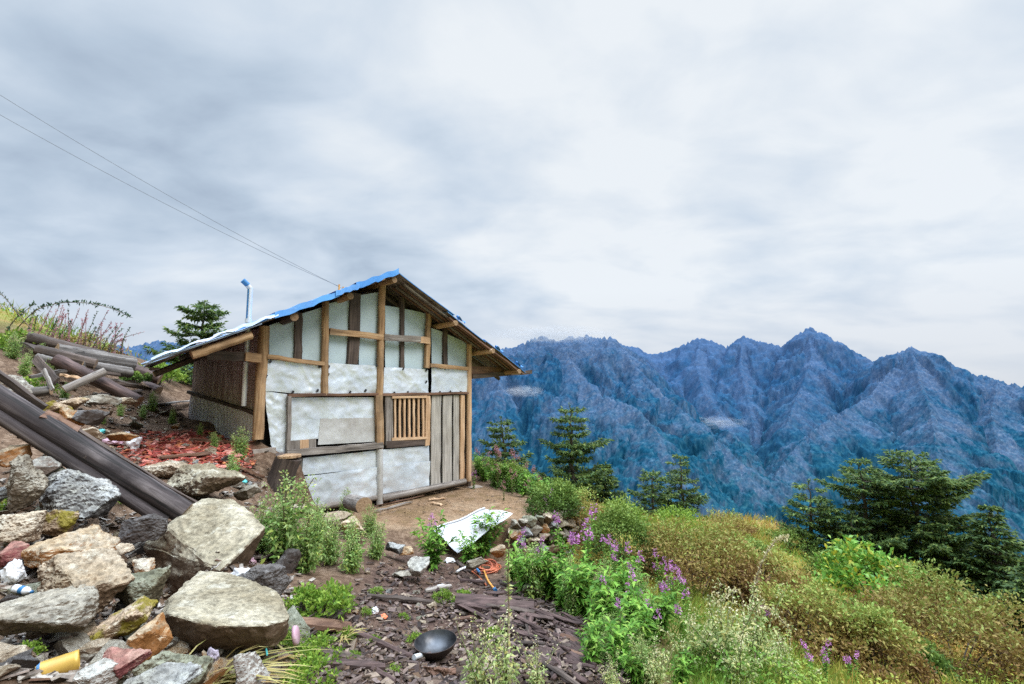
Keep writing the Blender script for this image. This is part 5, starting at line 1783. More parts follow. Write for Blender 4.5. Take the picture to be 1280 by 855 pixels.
# ------------------------------------------------------------------ shrubs
def shrub_parts(seed, w, h, n, leaf, lsz, up=.5, clumps=26, spread=.22, stems=10, lw=.45, twig='stalk', open_=.0):
    """local meshes: twigs and foliage clumps, returned as (twig MB, leaf quads)"""
    rs = np.random.RandomState(seed)
    d = rnd_dirs(rs, clumps, .0, 1)
    rad = rs.uniform(.55, 1.0, clumps) ** .6
    cen = d * rad[:, None] * np.array([w, w, h])
    cen[:, 2] = np.maximum(cen[:, 2], .06 * h)
    tw = MB()
    for k in range(min(stems, clumps)):
        c = cen[k]
        b = np.array([c[0] * .12, c[1] * .12, -.05])
        tw.tube([b, b + (c - b) * .5 + np.array([0, 0, .1 * h]) + rs.normal(size=3) * .04 * w, c], [.007 + .005 * h, .004 + .002 * h, .002], 4, cap=False)
    k = rs.randint(0, clumps, n)
    sp = spread * (w + h) * .5
    P = cen[k] + rs.normal(size=(n, 3)) * sp * np.array([1, 1, .7]) * .6
    P[:, 2] = np.abs(P[:, 2]) + .01
    D = unit(P - cen[k] + 1e-6) * .7 + rs.normal(size=(n, 3)) * .6 + np.array([0, 0, up])
    L = rs.uniform(.6, 1.3, n) * lsz
    V = leaf_quads(P, D, rs.normal(size=(n, 3)) + np.array([0, 0, .8]), L, L * lw, .15)
    return tw, V, np.clip(P[:, 2] / (h * 1.05) * .95 + rs.normal(size=n) * .12, 0, 1)  # height tint paints shade in: darker, browner base, lit-looking green tops


def shrub(name, label, loc, seed, w, h, n, leaf, lsz, cat='shrub', group=None, **kw):
    t = thing(name, label, cat, loc, 0, group)
    tw, V, tint = shrub_parts(seed, w, h, n, leaf, lsz, **kw)
    tw.build('twigs', M['trunk'], t)
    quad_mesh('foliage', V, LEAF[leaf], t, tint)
    return t


for i, (px, py, wpx, hpx, leaf, n, lsz, label) in enumerate((
    (1190, 838, 200, 84, 'heath', 11000, .045, 'big rounded brown green shrub at the lower right under the dark firs'),
    (1085, 760, 110, 56, 'broad', 2600, .085, 'bright green broad leaved shrub with yellow leaves below the big firs'),
    (1165, 790, 90, 44, 'shrub', 4200, .045, 'green shrub between the broad leaved shrub and the big rounded one'),
    (1035, 735, 60, 32, 'shrub', 2200, .05, 'olive shrub at the trunk foot of the lower dark fir'),
    (872, 742, 150, 72, 'heath', 9500, .042, 'wide dark heath shrub behind the pink flowers'),
    (950, 760, 110, 60, 'heath', 6500, .042, 'brown heath shrub left of the dry yellow slope'),
    (778, 712, 90, 62, 'shrub', 6500, .038, 'dense green shrub right of the stone wall'),
    (728, 668, 74, 40, 'heath', 4200, .04, 'reddish brown shrub on the ridge right of the yard'),
    (690, 640, 60, 34, 'shrub', 3600, .04, 'olive shrub on the ridge beyond the yard corner'),
    (640, 612, 50, 26, 'shrub', 2600, .04, 'green shrub beside the right corner post of the hut'),
    (775, 664, 60, 26, 'lime', 2200, .045, 'yellow green shrub in front of the two close firs'),
    (845, 668, 80, 26, 'lime', 2800, .045, 'low lime shrub below the taller of the two close firs'),
    (905, 668, 70, 22, 'heath', 2600, .045, 'low brown shrub on the distant grassy knoll'),
    (990, 690, 70, 24, 'shrub', 2200, .05, 'low shrub beside the pale rocks of the knoll'),
    (1010, 815, 130, 60, 'heath', 7000, .038, 'rusty heath shrub on the slope above the bottom pink flowers'),
    (1090, 845, 110, 60, 'heath', 6500, .036, 'rusty green shrub at the bottom left of the big rounded shrub'),
    (935, 712, 60, 30, 'shrub', 2600, .042, 'round green bush on the meadow left of the dry yellow slope'),
    (1060, 795, 70, 34, 'shrub', 3000, .04, 'round green bush below the bright broad leaved shrub'),
    (980, 745, 60, 28, 'shrub', 2400, .042, 'small green bush in the middle of the golden slope'),
    (1135, 838, 80, 36, 'shrub', 3200, .038, 'green bush at the left foot of the big rounded shrub'),
    (905, 700, 46, 22, 'shrub', 1800, .045, 'small dark bush behind the wide heath shrub'),
    (1245, 700, 60, 30, 'shrub', 1500, .06, 'dark undergrowth between the right hand firs'),
)):
    p = gpt(px, py)
    k = p.y / FPX
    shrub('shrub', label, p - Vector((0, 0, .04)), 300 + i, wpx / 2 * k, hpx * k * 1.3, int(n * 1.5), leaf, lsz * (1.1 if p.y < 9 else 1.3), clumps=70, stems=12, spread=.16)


# ------------------------------------------------------------------ herbs: prototypes and copies
def herb_mugwort(label, seed, h, stems=7, leaf='mugwort', dens=1.0, flower=True, loc=(0, 0, 0), spread=.35, lsz=.045):
    rs = np.random.RandomState(seed)
    t = thing('mugwort_plant', label, 'plant', loc)
    st = MB()
    P, D, L = [], [], []
    for s in range(stems):
        FP, FD = [], []
        a = rs.uniform(0, 6.28)
        hh = h * rs.uniform(.55, 1.0) if s else h
        tipxy = np.array([math.cos(a), math.sin(a)]) * spread * h * rs.uniform(.1, 1.0) * (0.25 if s == 0 else 1)
        pts = [np.array([tipxy[0] * u ** 1.4, tipxy[1] * u ** 1.4, hh * u]) + rs.normal(size=3) * .008 for u in np.linspace(0, 1, 8)]
        st.tube(pts, [.006 * (1 - .7 * i / 7) + .001 for i in range(8)], 4, cap=False)
        nn = int(46 * hh / .5 * dens)
        for q in range(nn):
            u = rs.uniform(.06, 1.0)
            i = min(int(u * 7), 6)
            p = pts[i] + (pts[i + 1] - pts[i]) * (u * 7 - i)
            b = rs.uniform(0, 6.28)
            bl = (.05 + .22 * hh * (1 - u) ** .8 * rs.uniform(.5, 1)) if u < .8 else rs.uniform(.03, .07)
            bd = unit(np.array([math.cos(b), math.sin(b), rs.uniform(.25, 1.0)]))
            m_ = max(3, int(bl / .02))
            ss = rs.rand(m_)
            pp = p[None] + bd[None] * (bl * ss)[:, None] + rs.normal(size=(m_, 3)) * .012
            dd = bd[None] * .6 + rs.normal(size=(m_, 3)) * .6
            if u > .62 and flower and rs.rand() < .6:
                FP.append(pp); FD.append(dd)
            else:
                P.append(pp); D.append(dd); L.append(rs.uniform(.6, 1.3, m_) * lsz * (1.15 - .5 * u))
        if FP:
            FP, FD = np.concatenate(FP), np.concatenate(FD)
            quad_mesh('flower_panicle', leaf_quads(FP, FD, rs.normal(size=FP.shape), rs.uniform(.012, .024, len(FP)), rs.uniform(.01, .016, len(FP))), LEAF['cream' if leaf == 'mugwort_pale' else 'mugwort_pale'], t)
    st.build('stems', M['stalk_green'], t)
    P, D, L = np.concatenate(P), np.concatenate(D), np.concatenate(L)
    quad_mesh('foliage', leaf_quads(P, D, rs.normal(size=P.shape) + np.array([0, 0, 1]), L, L * .42, .2), LEAF[leaf], t)
    return t


def herb_fireweed(label, seed, h, stems=3, flower=1.0, loc=(0, 0, 0), leaf='fireweed', pet='pink', lsz=.09, dens=1.0, spread=.22, name='fireweed_plant'):
    rs = np.random.RandomState(seed)
    t = thing(name, label, 'plant', loc)
    st = MB()
    P, D, L = [], [], []
    for s in range(stems):
        a = rs.uniform(0, 6.28)
        hh = h * rs.uniform(.65, 1.0) if s else h
        tip = np.array([math.cos(a), math.sin(a)]) * spread * h * rs.uniform(.2, 1)
        pts = [np.array([tip[0] * u ** 1.3, tip[1] * u ** 1.3, hh * u]) for u in np.linspace(0, 1, 8)]
        st.tube(pts, [.005 * (1 - .75 * i / 7) + .001 for i in range(8)], 4, cap=False)
        top = .8 if (flower and (s == 0 or rs.rand() < flower)) else 1.0
        nl = int(hh * 90 * dens)
        u = rs.uniform(.05, top, nl)
        for uu in u:
            i = min(int(uu * 7), 6)
            p = pts[i] + (pts[i + 1] - pts[i]) * (uu * 7 - i)
            b = rs.uniform(0, 6.28)
            P.append(p); D.append([math.cos(b), math.sin(b), rs.uniform(.1, .9)]); L.append(lsz * rs.uniform(.6, 1.25) * (1.1 - .4 * uu))
        if top < 1:
            FP, FD, FL = [], [], []
            nf = int(20 * flower + 4)
            u = rs.uniform(top, 1.0, nf)
            for uu in u:
                i = min(int(uu * 7), 6)
                p = pts[i] + (pts[i + 1] - pts[i]) * (uu * 7 - i)
                b = rs.uniform(0, 6.28)
                r = .05 * (1.1 - uu) / .3 + .006
                bd = np.array([math.cos(b), math.sin(b), rs.uniform(-.1, .5)])
                for _ in range(3):
                    FP.append(p + bd * r * rs.uniform(.3, 1.0)); FD.append(bd + rs.normal(size=3) * .7); FL.append(.03 * (1.2 - uu) / .4)
            FP, FD, FL = np.array(FP), np.array(FD), np.array(FL)
            quad_mesh('flower_spike', leaf_quads(FP, FD, rs.normal(size=FP.shape), FL, FL * .75), LEAF[pet], t)
    st.build('stems', M['stalk'] if pet == 'pinkpale' else M['stalk_green'], t)
    P, D, L = np.array(P), np.array(D), np.array(L)
    quad_mesh('foliage', leaf_quads(P, D, rs.normal(size=P.shape) * .4 + np.array([0, 0, 1]), L, L * rs.uniform(.22, .3, len(L)), .25), LEAF[leaf], t)
    return t


class Proto:
    """first placement moves the prototype itself, later ones copy it with its parts"""
    def __init__(s, t): s.t, s.used = t, False

    def put(s, p, rz, sc, label, group=None):
        if not s.used:
            s.used = True
            s.t.location = p; s.t.rotation_euler = (0, 0, rz); s.t.scale = (sc,) * 3
            s.t['label'] = label
            if group: s.t['group'] = group
            return s.t
        return copy_thing(s.t, p, rz, sc, label, group)


rs = np.random.RandomState(77)
mug = [Proto(herb_mugwort('grey green mugwort', 400 + i, .62 + .1 * i, 8 + i, dens=1.1)) for i in range(3)]
mugp = [Proto(herb_mugwort('pale sage mugwort', 410 + i, .6 + .08 * i, 8, leaf='mugwort_pale', dens=.75, spread=.6)) for i in range(2)]
mugw = [Proto(herb_mugwort('wispy mugwort', 415 + i, .6 + .08 * i, 6, leaf='mugwort_pale', dens=.4, spread=.5)) for i in range(2)]
fw = [Proto(herb_fireweed('fireweed', 420 + i, .75 + .08 * i, 3, 1.0, dens=1.3)) for i in range(3)]
fwleaf = [Proto(herb_fireweed('leafy clump', 430 + i, .5 + .08 * i, 7, 0.0, dens=1.15, spread=.5, lsz=.15, name='leafy_plant')) for i in range(3)]
fwold = [Proto(herb_fireweed('faded fireweed', 440 + i, .8, 3, 1.0, pet='pinkpale', leaf='weed', lsz=.06)) for i in range(2)]


def lime_proto(seed):
    t = shrub('lime_plant', 'lime green leafy plant', (0, 0, 0), seed, .16, .17, 900, 'lime', .03, cat='plant', clumps=20, stems=8, lw=.5)
    return Proto(t)


lime = [lime_proto(450), lime_proto(451)]


def place(protos, items, group=None, ref=None):
    for (px, py, hpx, label) in items:
        p = gpt(px, py)
        pr = protos[rs.randint(len(protos))]
        # size so that the plant stands hpx pixels tall where it grows
        hm = hpx / FPX * p.y
        hh = {id(q): r for q, r in zip(protos, ref)}[id(pr)]
        pr.put(p - Vector((0, 0, .02)), rs.uniform(0, 6.28), hm / hh, label, group)


MH = (.62, .72, .82); PH = (.6, .68); FH = (.75, .83, .91); LH = (.5, .58, .66)
place(mug, [
    (352, 706, 112, 'tallest grey green mugwort, standing right of the cube-shaped boulder'),
    (325, 690, 66, 'mugwort spilling over the right edge of the cube-shaped boulder'),
    (382, 718, 84, 'bushy mugwort between the tallest mugwort and the path'),
    (412, 706, 62, 'mugwort growing in front of the short log butt'),
    (440, 716, 66, 'grey green mugwort overhanging the left edge of the path'),
    (470, 700, 46, 'small mugwort at the top left of the path'),
    (432, 650, 40, 'thin mugwort before the sill log and the log butt'),
    (395, 685, 60, 'mugwort under the lower left foil sheet'),
    (462, 672, 40, 'wispy mugwort at the left edge of the yard'),
    (300, 575, 42, 'small weed at the foot of the orange corner post'),
    (290, 600, 36, 'small weed on the bank below the corner post'),
], None, MH)
place(mug, [(x, y, h, 'grey green weed growing among the rubble beside the hut') for x, y, h in ((190, 515, 26), (215, 530, 22), (178, 525, 20), (250, 545, 18), (268, 560, 22), (60, 478, 30), (48, 462, 34), (80, 500, 24), (15, 450, 36), (30, 470, 30), (150, 520, 18), (128, 532, 16))], 'weeds in the rubble', MH)
place(mugw, [
    (632, 866, 100, 'wispy cream flowered mugwort in front of the bark heap'),
    (598, 868, 84, 'wispy pale mugwort beside the wok at the bottom'),
    (672, 870, 70, 'wispy pale mugwort at the bottom between bark heap and wok'),
], None, PH)
place(mugp, [
    (905, 842, 100, 'large pale sage bush at the bottom right of the pink flowers'),
    (948, 835, 92, 'pale sage bush under the tall dry stalk'),
    (868, 838, 70, 'pale sage plant left of the large pale sage bush'),
    (925, 868, 80, 'pale sage plant at the bottom edge'),
    (985, 864, 66, 'pale sage plant at the bottom edge left of the bottom pink flowers'),
    (820, 868, 66, 'pale yellowish weed at the bottom right end of the bark heap'),
    (765, 868, 44, 'pale weed at the lower end of the bark heap'),
    (785, 838, 40, 'yellowish weed below the bright leafy patch'),
], None, PH)
# one tall thin stalk in front of the hose
place(fwleaf, [
    (540, 712, 60, 'bright green leafy plant at the left end of the metal sheet'),
    (604, 700, 58, 'leafy plant leaning over the middle of the metal sheet'),
    (585, 705, 40, 'small leafy plant below the metal sheet'),
    (660, 746, 62, 'bright leafy patch right of the coiled hose'),
    (690, 750, 62, 'bright leafy patch below the stone wall'),
    (720, 770, 66, 'bright leafy patch above the bark heap'),
    (750, 800, 66, 'bright leafy patch at the right edge of the bark heap'),
    (735, 820, 50, 'low leafy plant against the right edge of the bark heap'),
    (790, 820, 70, 'bright leafy patch in the middle of the flower slope'),
    (770, 770, 60, 'leafy patch among the pink flowers'),
    (820, 800, 60, 'leafy patch left of the large pale sage bush'),
    (700, 700, 36, 'small leafy plant at the right end of the stone wall'),
    (640, 728, 30, 'small leafy plant at the foot of the stone wall'),
    (850, 860, 40, 'leafy plant at the bottom edge under the pale sage'),
    (800, 862, 44, 'leafy plant at the bottom right of the bark heap'),
    (780, 740, 44, 'leafy patch below the dense green shrub'),
], None, LH)
xy = [(655 + (i % 8) * 21 + rs.uniform(-8, 8), 742 + (i // 8) * 19 + (i % 8) * 5 + rs.uniform(-6, 6)) for i in range(40)]
xyk = [(x, y) for x, y in xy if y > 700 + (x - 650) * .25 and not (x < 740 and y > 738 + (x - 640) * .5)]
place(fwleaf, [(x, y, rs.uniform(40, 64), 'bright green leafy plant in the patch between bark heap and heath shrubs') for x, y in xyk[::2]], 'bright leafy plants of the flower slope', LH)
place(mug, [(x, y, rs.uniform(44, 70), 'feathery grey green plant in the patch between bark heap and heath shrubs') for x, y in xyk[1::2]], 'feathery plants of the flower slope', MH)
place(fw, [
    (537, 690, 48, 'single pink fireweed at the edge of the yard before the metal sheet'),
    (652, 720, 56, 'pink fireweed in front of the stone wall'),
    (670, 722, 50, 'small pink fireweed before the right part of the stone wall'),
    (704, 730, 84, 'pink fireweed at the right corner of the stone wall'),
    (732, 738, 100, 'tallest bright pink fireweed behind the leafy patch'),
    (758, 790, 70, 'pink fireweed standing out of the bright leafy patch'),
], None, FH)
place(fw, [(x, y, h, 'pink flowering fireweed on the slope right of the bark heap') for x, y, h in (
    (768, 745, 74), (795, 760, 78), (800, 795, 74), (835, 778, 70), (845, 772, 66), (826, 745, 56), (855, 800, 60), (818, 820, 66), (776, 815, 66),
    (858, 765, 54), (760, 720, 50), (682, 655, 34), (690, 640, 30))], 'pink fireweed on the slope', FH)
place(fw, [
    (1018, 862, 58, 'left one of the pink fireweeds at the bottom right'),
    (1032, 866, 60, 'middle pink fireweed at the bottom right'),
    (1070, 864, 50, 'right one of the pink fireweeds at the bottom right'),
    (958, 800, 44, 'lone purple flower beside the tall dry stalk'),
    (592, 612, 24, 'pink fireweed at the foot of the right corner post'),
], None, FH)
place(fwleaf, [(rs.uniform(596, 700), 0, rs.uniform(20, 32), '') for _ in range(0)], None, LH)
place(fwleaf, [(x, 592 + (x - 596) * .36 + d, h, 'green leafy weed along the outer edge of the yard') for x, d, h in ((598, 2, 26), (606, 6, 30), (614, 1, 28), (622, 7, 30), (630, 2, 30), (638, 8, 28), (646, 3, 30), (654, 9, 30), (662, 4, 28), (670, 9, 30), (678, 4, 28), (686, 8, 26), (694, 6, 26), (702, 10, 28), (712, 20, 30), (722, 30, 30))], 'green weeds along the yard edge', LH)
place(fwold, [(x, y, h, 'faded reddish fireweed on the ridge right of the hut') for x, y, h in ((600, 588, 28), (610, 594, 32), (618, 596, 40), (628, 602, 44), (636, 606, 46), (646, 610, 42), (652, 614, 36), (662, 616, 34), (672, 622, 30), (606, 602, 30), (622, 610, 34), (640, 618, 34), (660, 628, 30), (630, 625, 26))], 'faded fireweed on the ridge', (.8, .8))
place(lime, [
    (398, 776, 48, 'lime green bush below the mugworts on the left of the path'),
    (376, 770, 36, 'lime green plant right of the largest boulder'),
    (420, 758, 28, 'small lime plant right of the lime green bush'),
    (362, 808, 26, 'lime tuft beside the pink lid'),
    (396, 826, 34, 'lime tuft against the bark trough'),
    (519, 806, 16, 'tiny lime tuft behind the wok'),
    (552, 752, 16, 'tiny lime tuft at the upper path'),
    (578, 752, 16, 'tiny lime tuft left of the widest bark slab'),
    (620, 800, 18, 'tiny lime tuft in the bark heap'),
    (428, 800, 20, 'small green tuft right of the red cloth'),
    (465, 806, 14, 'tiny green tuft in the middle of the path'),
    (25, 826, 26, 'small bright sprig under the big pale grey slab'),
    (470, 745, 12, 'tiny green sprig on the upper left of the path'),
    (455, 770, 12, 'tiny green sprig beside the white wrapper'),
    (505, 775, 10, 'tiny green sprig right of the orange wrapper'),
    (440, 826, 14, 'tiny green sprig on the lower left of the path'),
    (490, 840, 12, 'tiny green sprig at the bottom of the path'),
    (8, 640, 18, 'small green sprig on the tall grey boulder'),
    (145, 628, 14, 'small green sprig under the log'),
    (384, 862, 40, 'green sprig at the bottom below the bark trough'),
    (195, 480, 30, 'sunlit lime plant seen under the far end of the eave'),
    (208, 478, 26, 'second lime plant seen under the eave beside the side wall'),
    (22, 440, 34, 'green leafy weed at the left edge above the whitish rock'),
    (45, 492, 26, 'green weed between the whitish rock and the boards'),
], None, (.21, .21))

# ---- bushes along the hill crest at the left, tall wiry stems against the sky
for i, (px, py, wpx, hpx, leaf, label) in enumerate((
    (15, 428, 60, 30, 'heath', 'green and rust coloured bush at the left edge of the hill crest'),
    (55, 430, 60, 20, 'lime', 'yellow green bush on the hill crest behind the log pile'),
    (95, 438, 60, 22, 'heath', 'rusty bush on the hill crest behind the log pile'),
    (130, 448, 46, 16, 'heath', 'low yellow bush at the right end of the hill crest'),
    (172, 452, 30, 12, 'shrub', 'low green bush between the log pile and the roof'),
)):
    p = at(px, py, 8.9); p.z = min(p.z, Hs(p.x, p.y) + .05) if Hs(p.x, p.y) > p.z - .6 else Hs(p.x, p.y)
    k = p.y / FPX
    shrub('shrub', label, p, 500 + i, wpx / 2 * k, hpx * k, 1500, leaf, .05, clumps=26, stems=10)


def arching(name, label, pts, seed, leaf, n, lsz, side=0.4, sub=0):
    rs = np.random.RandomState(seed)
    t = thing(name, label, 'plant', pts[0])
    b = Vector(pts[0])
    L_ = [Vector(p) - b for p in pts]
    # smooth the polyline
    S = []
    for i in range(len(L_) - 1):
        for k in range(5):
            u = k / 5
            p0, p1, p2, p3 = L_[max(i - 1, 0)], L_[i], L_[i + 1], L_[min(i + 2, len(L_) - 1)]
            S.append(.5 * ((2 * p1) + (p2 - p0) * u + (2 * p0 - 5 * p1 + 4 * p2 - p3) * u * u + (3 * p1 - p0 - 3 * p2 + p3) * u ** 3))
    S.append(L_[-1])
    st = MB().tube(S, [.0055 * (1 - .8 * i / (len(S) - 1)) + .002 for i in range(len(S))], 5, cap=False)
    P, D = [], []
    for k in range(n):
        u = rs.uniform(.15, 1) * (len(S) - 1.01)
        i = int(u)
        P.append(S[i].lerp(S[i + 1], u - i)); D.append(rs.normal(size=3) * .5 + np.array([0.1, 0, .9]) * rs.choice([1, 1, 1, -.4]))
    st.build('stem', M['stalk'], t)
    P, D = np.array(P), np.array(D)
    Ls = rs.uniform(.5, 1.2, n) * lsz
    quad_mesh('leaves', leaf_quads(P, D, rs.normal(size=P.shape), Ls, Ls * .34, .1), LEAF[leaf], t)
    return t


arching('arching_branch', 'long leafy branch arching over the hill crest against the sky', [at(20, 412, 7.6), at(45, 388, 7.6), at(75, 379, 7.7), at(110, 379, 7.8), at(140, 386, 7.9), at(163, 397, 8.0)], 1, 'silh', 220, .065)
arching('arching_branch', 'thin leafy twig rising at the left edge against the sky', [at(40, 412, 7.3), at(22, 392, 7.3), at(8, 374, 7.3), at(-6, 362, 7.3)], 2, 'silh', 60, .05)
arching('arching_branch', 'short leafy twig in front of the arching branch', [at(5, 420, 7.4), at(18, 400, 7.4), at(36, 385, 7.5), at(44, 379, 7.5)], 5, 'silh', 70, .06)
for i in range(38):
    x0 = 30 + i * 3.2 + rs.uniform(-4, 4)
    lean = rs.uniform(-4, 30)
    top = 380 + (i / 38) ** 2 * 28 + rs.uniform(-2, 24)
    arching('wiry_stem', 'wiry purplish stem rising from the bushes of the hill crest', [at(x0, 436 + i * .4, 8.3), at(x0 + lean * .35, 420 + i * .2, 8.3 + rs.uniform(-.2, .2)), at(x0 + lean, top, 8.4)], 40 + i, 'pinkpale' if i % 3 else 'silh', 80, .042)['group'] = 'wiry stems on the hill crest'
arching('wiry_stem', 'longest wiry stem leaning far right towards the roof', [at(128, 447, 8.3), at(152, 424, 8.4), at(180, 415, 8.5)], 61, 'pinkpale', 50, .03)
# tall single stalks in the foreground
arching('tall_stalk', 'tall pale single stalk standing before the coiled hose', [gpt(637, 835), at(636, 760, 3.95), at(635, 715, 3.95), at(637, 668, 3.95)], 71, 'mugwort_pale', 120, .05)
arching('tall_stalk', 'tall dry arching stalk with cream seed heads at the right', [gpt(930, 850), at(935, 780, 4.55), at(948, 715, 4.6), at(968, 678, 4.65), at(985, 672, 4.7)], 72, 'cream', 260, .04)
arching('tall_stalk', 'drooping cream stalk right of the tall dry arching one', [gpt(945, 850), at(945, 770, 4.4), at(962, 762, 4.4), at(985, 785, 4.4)], 73, 'cream', 130, .035)
arching('tall_stalk', 'drooping cream stalk left of the tall dry arching one', [gpt(925, 850), at(930, 770, 4.45), at(922, 738, 4.45), at(905, 748, 4.45)], 74, 'cream', 130, .035)


# ---- grass tufts
def grass_tuft(label, px, py, n, L, seed, leaf='dry', lean=(0, 0), spread=.05, wd=.011):
    rs = np.random.RandomState(seed)
    p = gpt(px, py)
    t = thing('grass_tuft', label, 'grass', p)
    V = []
    for k in range(n):
        b = np.array([rs.normal() * spread, rs.normal() * spread, -.01])
        a = rs.uniform(0, 6.28)
        d = np.array([math.cos(a) * .5 + lean[0], math.sin(a) * .5 + lean[1], 1.0]); d /= np.linalg.norm(d)
        l = L * rs.uniform(.5, 1.1)
        s = unit(np.cross(d, np.array([0, 0, 1.0])) + 1e-4) * wd * rs.uniform(.6, 1.2)
        q = [b + d * l * u + np.array([d[0], d[1], 0]) * l * .7 * u * u - np.array([0, 0, 1]) * l * .45 * u ** 2.5 for u in (0, .3, .6, .85, 1)]
        w = [1, .9, .7, .4, .05]
        for i in range(4): V.append([q[i] - s * w[i], q[i] + s * w[i], q[i + 1] + s * w[i + 1], q[i + 1] - s * w[i + 1]])
    quad_mesh('blades', np.array(V), LEAF[leaf], t)


grass_tuft('arching dry grass tuft at the bottom beside the whitish stone', 268, 858, 46, .34, 1, lean=(.9, .2))
grass_tuft('single yellow grass blades before the smooth grey green stone', 207, 850, 4, .3, 2, lean=(-.1, 0), spread=.03)
grass_tuft('dry grass under the lime green bush by the path', 420, 800, 30, .2, 3, lean=(.3, -.4))
grass_tuft('dry reddish grass on the bank below the mugworts', 392, 700, 40, .16, 4)
grass_tuft('dry grass spilling from the bark trough', 366, 830, 24, .26, 5, lean=(-.8, -.2))

# ------------------------------------------------------------------ meadow cover: grass and low heath nobody could count
def cover(name, label, n, seed, kind, region, hmin, hmax):
    rs = np.random.RandomState(seed)
    PX = rs.uniform(-140, 1420, n); PY = rs.uniform(560, 1000, n)
    X, Y, Z, ok = ground_px(PX, PY, 34)
    # some growth behind the brows too
    xe, ye = rs.uniform(-16, 20, n // 3), 6 + 24 * rs.rand(n // 3) ** 1.3
    X = np.concatenate([X[ok], xe]); Y = np.concatenate([Y[ok], ye])
    Z = H(X, Y)
    e1 = X - (.72 - .10 * (Y - 6)) + fbm(P3(X * .7, Y * .7), 3) * .5
    m1 = sstep(e1, 0, .8)
    m1 = np.maximum(m1, sstep(Y + .25 * X, 11.2, 12.6))
    hutd = poly_dist(X, Y, np.array([tuple(hw(*q, 0))[:2] for q in ((-.6, -.4), (4.2, -.2), (4.3, 4), (-.6, 4))]))
    m1 = np.where((hutd > -.05) | (poly_dist(X, Y, _yard) > -.02), 0, m1)
    m1 = np.maximum(m1, sstep(Z, 2.75, 3.2) * (Y < 14) * .7)
    pat = fbm(P3(X * .45, Y * .45, seed), 4)
    keep = rs.rand(len(X)) < m1 * (np.clip(.75 + pat * .9, .25, 1) if kind == 'grass' else np.clip(.6 - pat * .9, .2, 1))
    X, Y, Z, pat = X[keep], Y[keep], Z[keep], pat[keep]
    k = len(X)
    dist = np.hypot(X, Y)
    sc = np.clip(dist / 9, .7, 2.2)
    tint = np.clip(.5 + fbm(P3(X * .35, Y * .35, 2.2), 3) * .75 + rs.normal(size=k) * .1 + np.clip((X - 3.5) * .045, -.2, .16), 0, 1)
    if kind == 'grass':
        L = rs.uniform(hmin, hmax, k) * np.clip(sc, .8, 1.5)
        D = np.stack([rs.normal(size=k) * .35 + .15, rs.normal(size=k) * .35 - .1, np.ones(k)], 1)
        V = leaf_quads(np.stack([X, Y, Z - .01], 1), D, rs.normal(size=(k, 3)), L, .011 * sc * rs.uniform(.6, 1.3, k), .12)
        V2 = V.copy()
    else:
        hgt = rs.uniform(0, 1, k) ** .8 * (hmin + (hmax - hmin) * np.clip(.5 + fbm(P3(X * 1.3, Y * 1.3, 6), 3), 0, 1))
        D = rnd_dirs(rs, k, -.2, 1)
        L = rs.uniform(.03, .06, k) * sc
        V = leaf_quads(np.stack([X, Y, Z + hgt], 1), D, rs.normal(size=(k, 3)) + np.array([0, 0, .6]), L, L * .5, .15)
    o = quad_mesh(name, V, LEAF['grass' if kind == 'grass' else 'cover'], None, tint)
    tag(o, label, name.replace('_', ' '), kind='stuff')


cover('meadow_grass', 'yellow and green meadow grass covering the slope falling to the right', 150000, 5, 'grass', None, .12, .32)
cover('ground_cover', 'low brown and green heath leaves covering the slope', 110000, 6, 'cover', None, .05, .3)
# ------------------------------------------------------------------ the wok
p = gpt(545, 826)
p.z += .025
wok = thing('wok', 'black iron wok with a short grey tube handle lying on the path', 'wok', p, 0)
R_ = 27 / FPX * p.y * .94
tiltM = Matrix.Translation((0, 0, .012)) @ Euler((math.radians(3), math.radians(-3), 0)).to_matrix().to_4x4()
prof_o = [(.0, 0), (R_ * .35, .004), (R_ * .62, .02), (R_ * .83, .05), (R_ * .95, .08), (R_, .102)]
prof_i = [(R_ * .965, .102), (R_ * .92, .081), (R_ * .8, .052), (R_ * .6, .025), (R_ * .33, .009), (.0, .006)]
MB().lathe(prof_o, 40, M=tiltM).lathe([prof_o[-1], prof_i[0]], 40, M=tiltM).build('outer_bowl', M['iron_rust'], wok)
MB().lathe(prof_i, 40, M=tiltM).build('inner_bowl', M['iron'], wok)
d = Vector((-.55, -.84, .05)).normalized()
a = tiltM @ Vector((d.x * R_ * .93, d.y * R_ * .93, .075)); b = a + d * .075 + Vector((0, 0, .012))
hb = MB().tube([a, b], [.017, .019], 14).tube([b + d * .0005, a], [.015, .013], 14, mi=1, cap=False)
hb.build('handle', [M['galv'], M['tack']], wok)
# reddish block of rotten wood next to it
rs = np.random.RandomState(6)
c = gpt(548, 846)
put_mesh('wood_chunk', rock_mesh('wood_chunk', hull_pts(rs, .125, .05, .035, 14, .8), 31, .12, 3), M['wood_brown'], c + Vector((0, 0, .03)), 'red brown rotten wood chunk just below the wok', 'wood chunk', rot=(0, .05, -.12))

# ------------------------------------------------------------------ metal sheet sliding off the yard edge
q = [at(541, 664, 6.95), at(606, 636, 7.5), at(641, 641, 7.45), at(572, 692, 6.5)]
lo = [Hs(v.x, v.y) for v in q]
for v, z in zip(q, lo): v.z = max(v.z, z + .015)
cen = sum(q, Vector()) / 4
ms = thing('metal_sheet', 'white bent metal sheet sliding off the front edge of the yard', 'sheet', cen)


def fn(u, v):
    pp = q[0].lerp(q[1], u).lerp(q[3].lerp(q[2], u), v)
    return pp + Vector((0, 0, .012 * math.sin(u * 9 + v * 3) + .015 * math.sin(v * 6 - u * 2) + .01))


